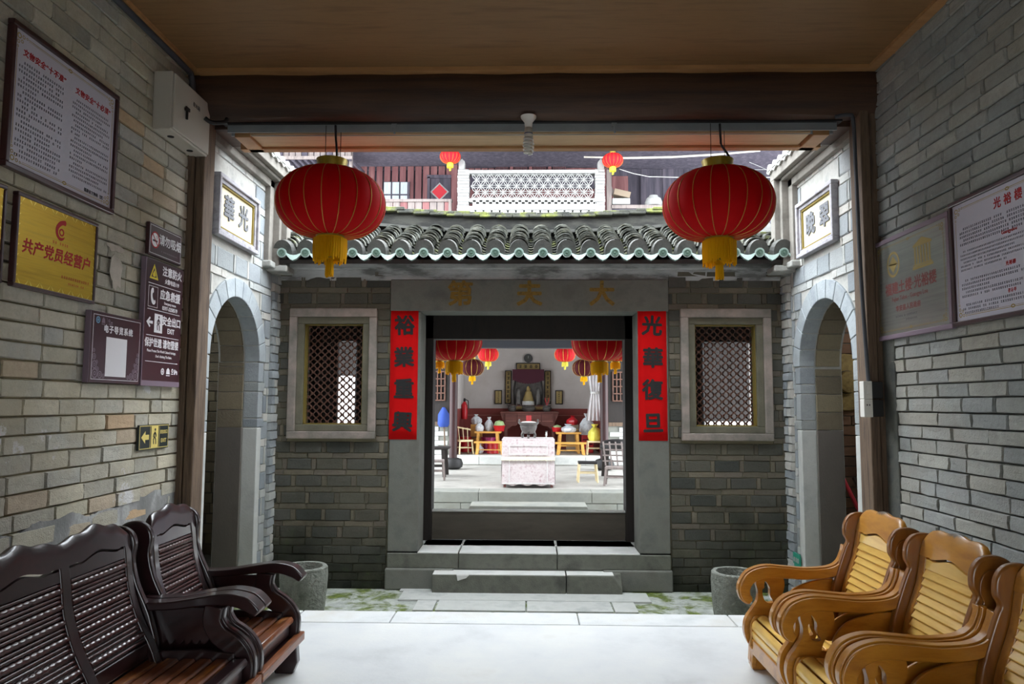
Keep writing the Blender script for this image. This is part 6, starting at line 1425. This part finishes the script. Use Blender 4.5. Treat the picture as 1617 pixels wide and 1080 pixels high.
    zl = [.22 if ros else .24]+[.3+.05*i for i in range(12)]; zl = [z for z in zl if z < st['ptop']-.02]+[st['ptop']-.0]
    for k in range(panels+1):
        yc = -yi+pw*k; a, c = (yc, yc+.05) if k == 0 else ((yc-.05, yc) if k == panels else (yc-.03, yc+.03))
        cl = [Vector((bx_(z), z)) for z in zl]; MB().prism(ribbon(cl, [.03, .032, .03]), a, c, 'y').build('stile', wd, root, smooth=True, bevel=.005)
    MB().box((bx_(st['pbot'])-.018, -yi, st['pbot']-.07), (bx_(st['pbot'])+.012, yi, st['pbot'])).build('lower_rail', wd, root, bevel=.005)
    for k in range(panels):
        a = -yi+pw*k+(.052 if k == 0 else .032); c = -yi+pw*(k+1)-(.052 if k == panels-1 else .032)
        # a thin inner crest under the arch
        nn = 14; o = []
        for i in range(nn+1):
            y = a+(c-a)*i/nn; o.append((y, arch(y)-.008))
        zb = st['ptop']-.075; bb = MB()
        for y, z in o: bb.v += [(bx_(z)-.008, y, z), (bx_(z)+.011, y, z-.004), (bx_(zb)+.011, y, zb), (bx_(zb)-.008, y, zb)]
        for i in range(nn):
            for j in range(4): bb.f.append((i*4+j, i*4+(j+1) % 4, i*4+4+(j+1) % 4, i*4+4+j))
        bb.f += [(0, 1, 2, 3), tuple(nn*4+q for q in range(4))]
        bb.build('panel_head', wd if ros else slm, root, smooth=True)
        if ros:
            z = zb-.012; q = 0
            MB().prism(ribbon([Vector((bx_(z_)-.016, z_)) for z_ in [st['pbot']-.02+(zb+.02-st['pbot'])*i/10 for i in range(11)]], [.006, .006]), a-.01, c+.01, 'y').build('back_board', wd, root, smooth=True)
            pattern = (0, 1, 0)
            while z > st['pbot']+.01:
                kind = pattern[q % 3]; rr = .0142 if kind else .0078
                if kind: z -= .0065
                prof = []; m_ = 34 if kind else 24
                for i in range(m_+1):
                    u = i/m_; bead = 1-(.24 if kind else .14)*abs(math.sin(u*math.pi*(11 if kind else 12)))**6
                    prof.append((rr*bead, (c-a)*u))
                T = Matrix.Translation((bx_(z)+.004, a, z)) @ Matrix.Rotation(R(-90), 4, 'X')
                MB().lathe(prof, 9, T).build('back_rod', M['rosewood_rod'], root, smooth='all')
                z -= (.0225 if kind else .0165); q += 1
        else:
            z = zb-.004; 
            while z > st['pbot']+.02:
                zz = z-.034; ribs = [(bx_(z)-.006, z), (bx_(z)+.004, z+.002), (bx_(zz)+.018, zz+.004), (bx_(zz)+.016, zz-.003), (bx_(zz)+.004, zz)]
                MB().prism(ribs, a, c, 'y').build('back_slat', slm, root, bevel=.002); z -= .0365
    return root
A = wooden_seat('wooden_armchair', HON, .662, 1, 'honey varnished armchair farthest along the right wall, beside the stone mortar', 'armchair', (1.905, 4.048, 0), R(180), 'honey armchairs along the right wall')
B = copy_tree(A); B.location = (1.91, 3.375, 0); B['label'] = 'honey varnished armchair between two others on the right, varnish worn off its crest'
Cc = copy_tree(A); Cc.location = (1.915, 2.702, 0); Cc['label'] = 'honey varnished armchair nearest the viewer at the right, mostly cut off'
wooden_seat('wooden_armchair', ROS, .66, 1, 'dark carved rosewood armchair with beaded back rods beside the left arch', 'armchair', (-1.965, 3.90, 0), 0)
wooden_seat('wooden_settee', ROS, 1.66, 3, 'long dark rosewood settee with beaded back rods below the framed notice', 'settee', (-1.965, 2.735, 0), 0)
for o in bpy.data.objects:
    if o.get('label') == 'x': del o['label']
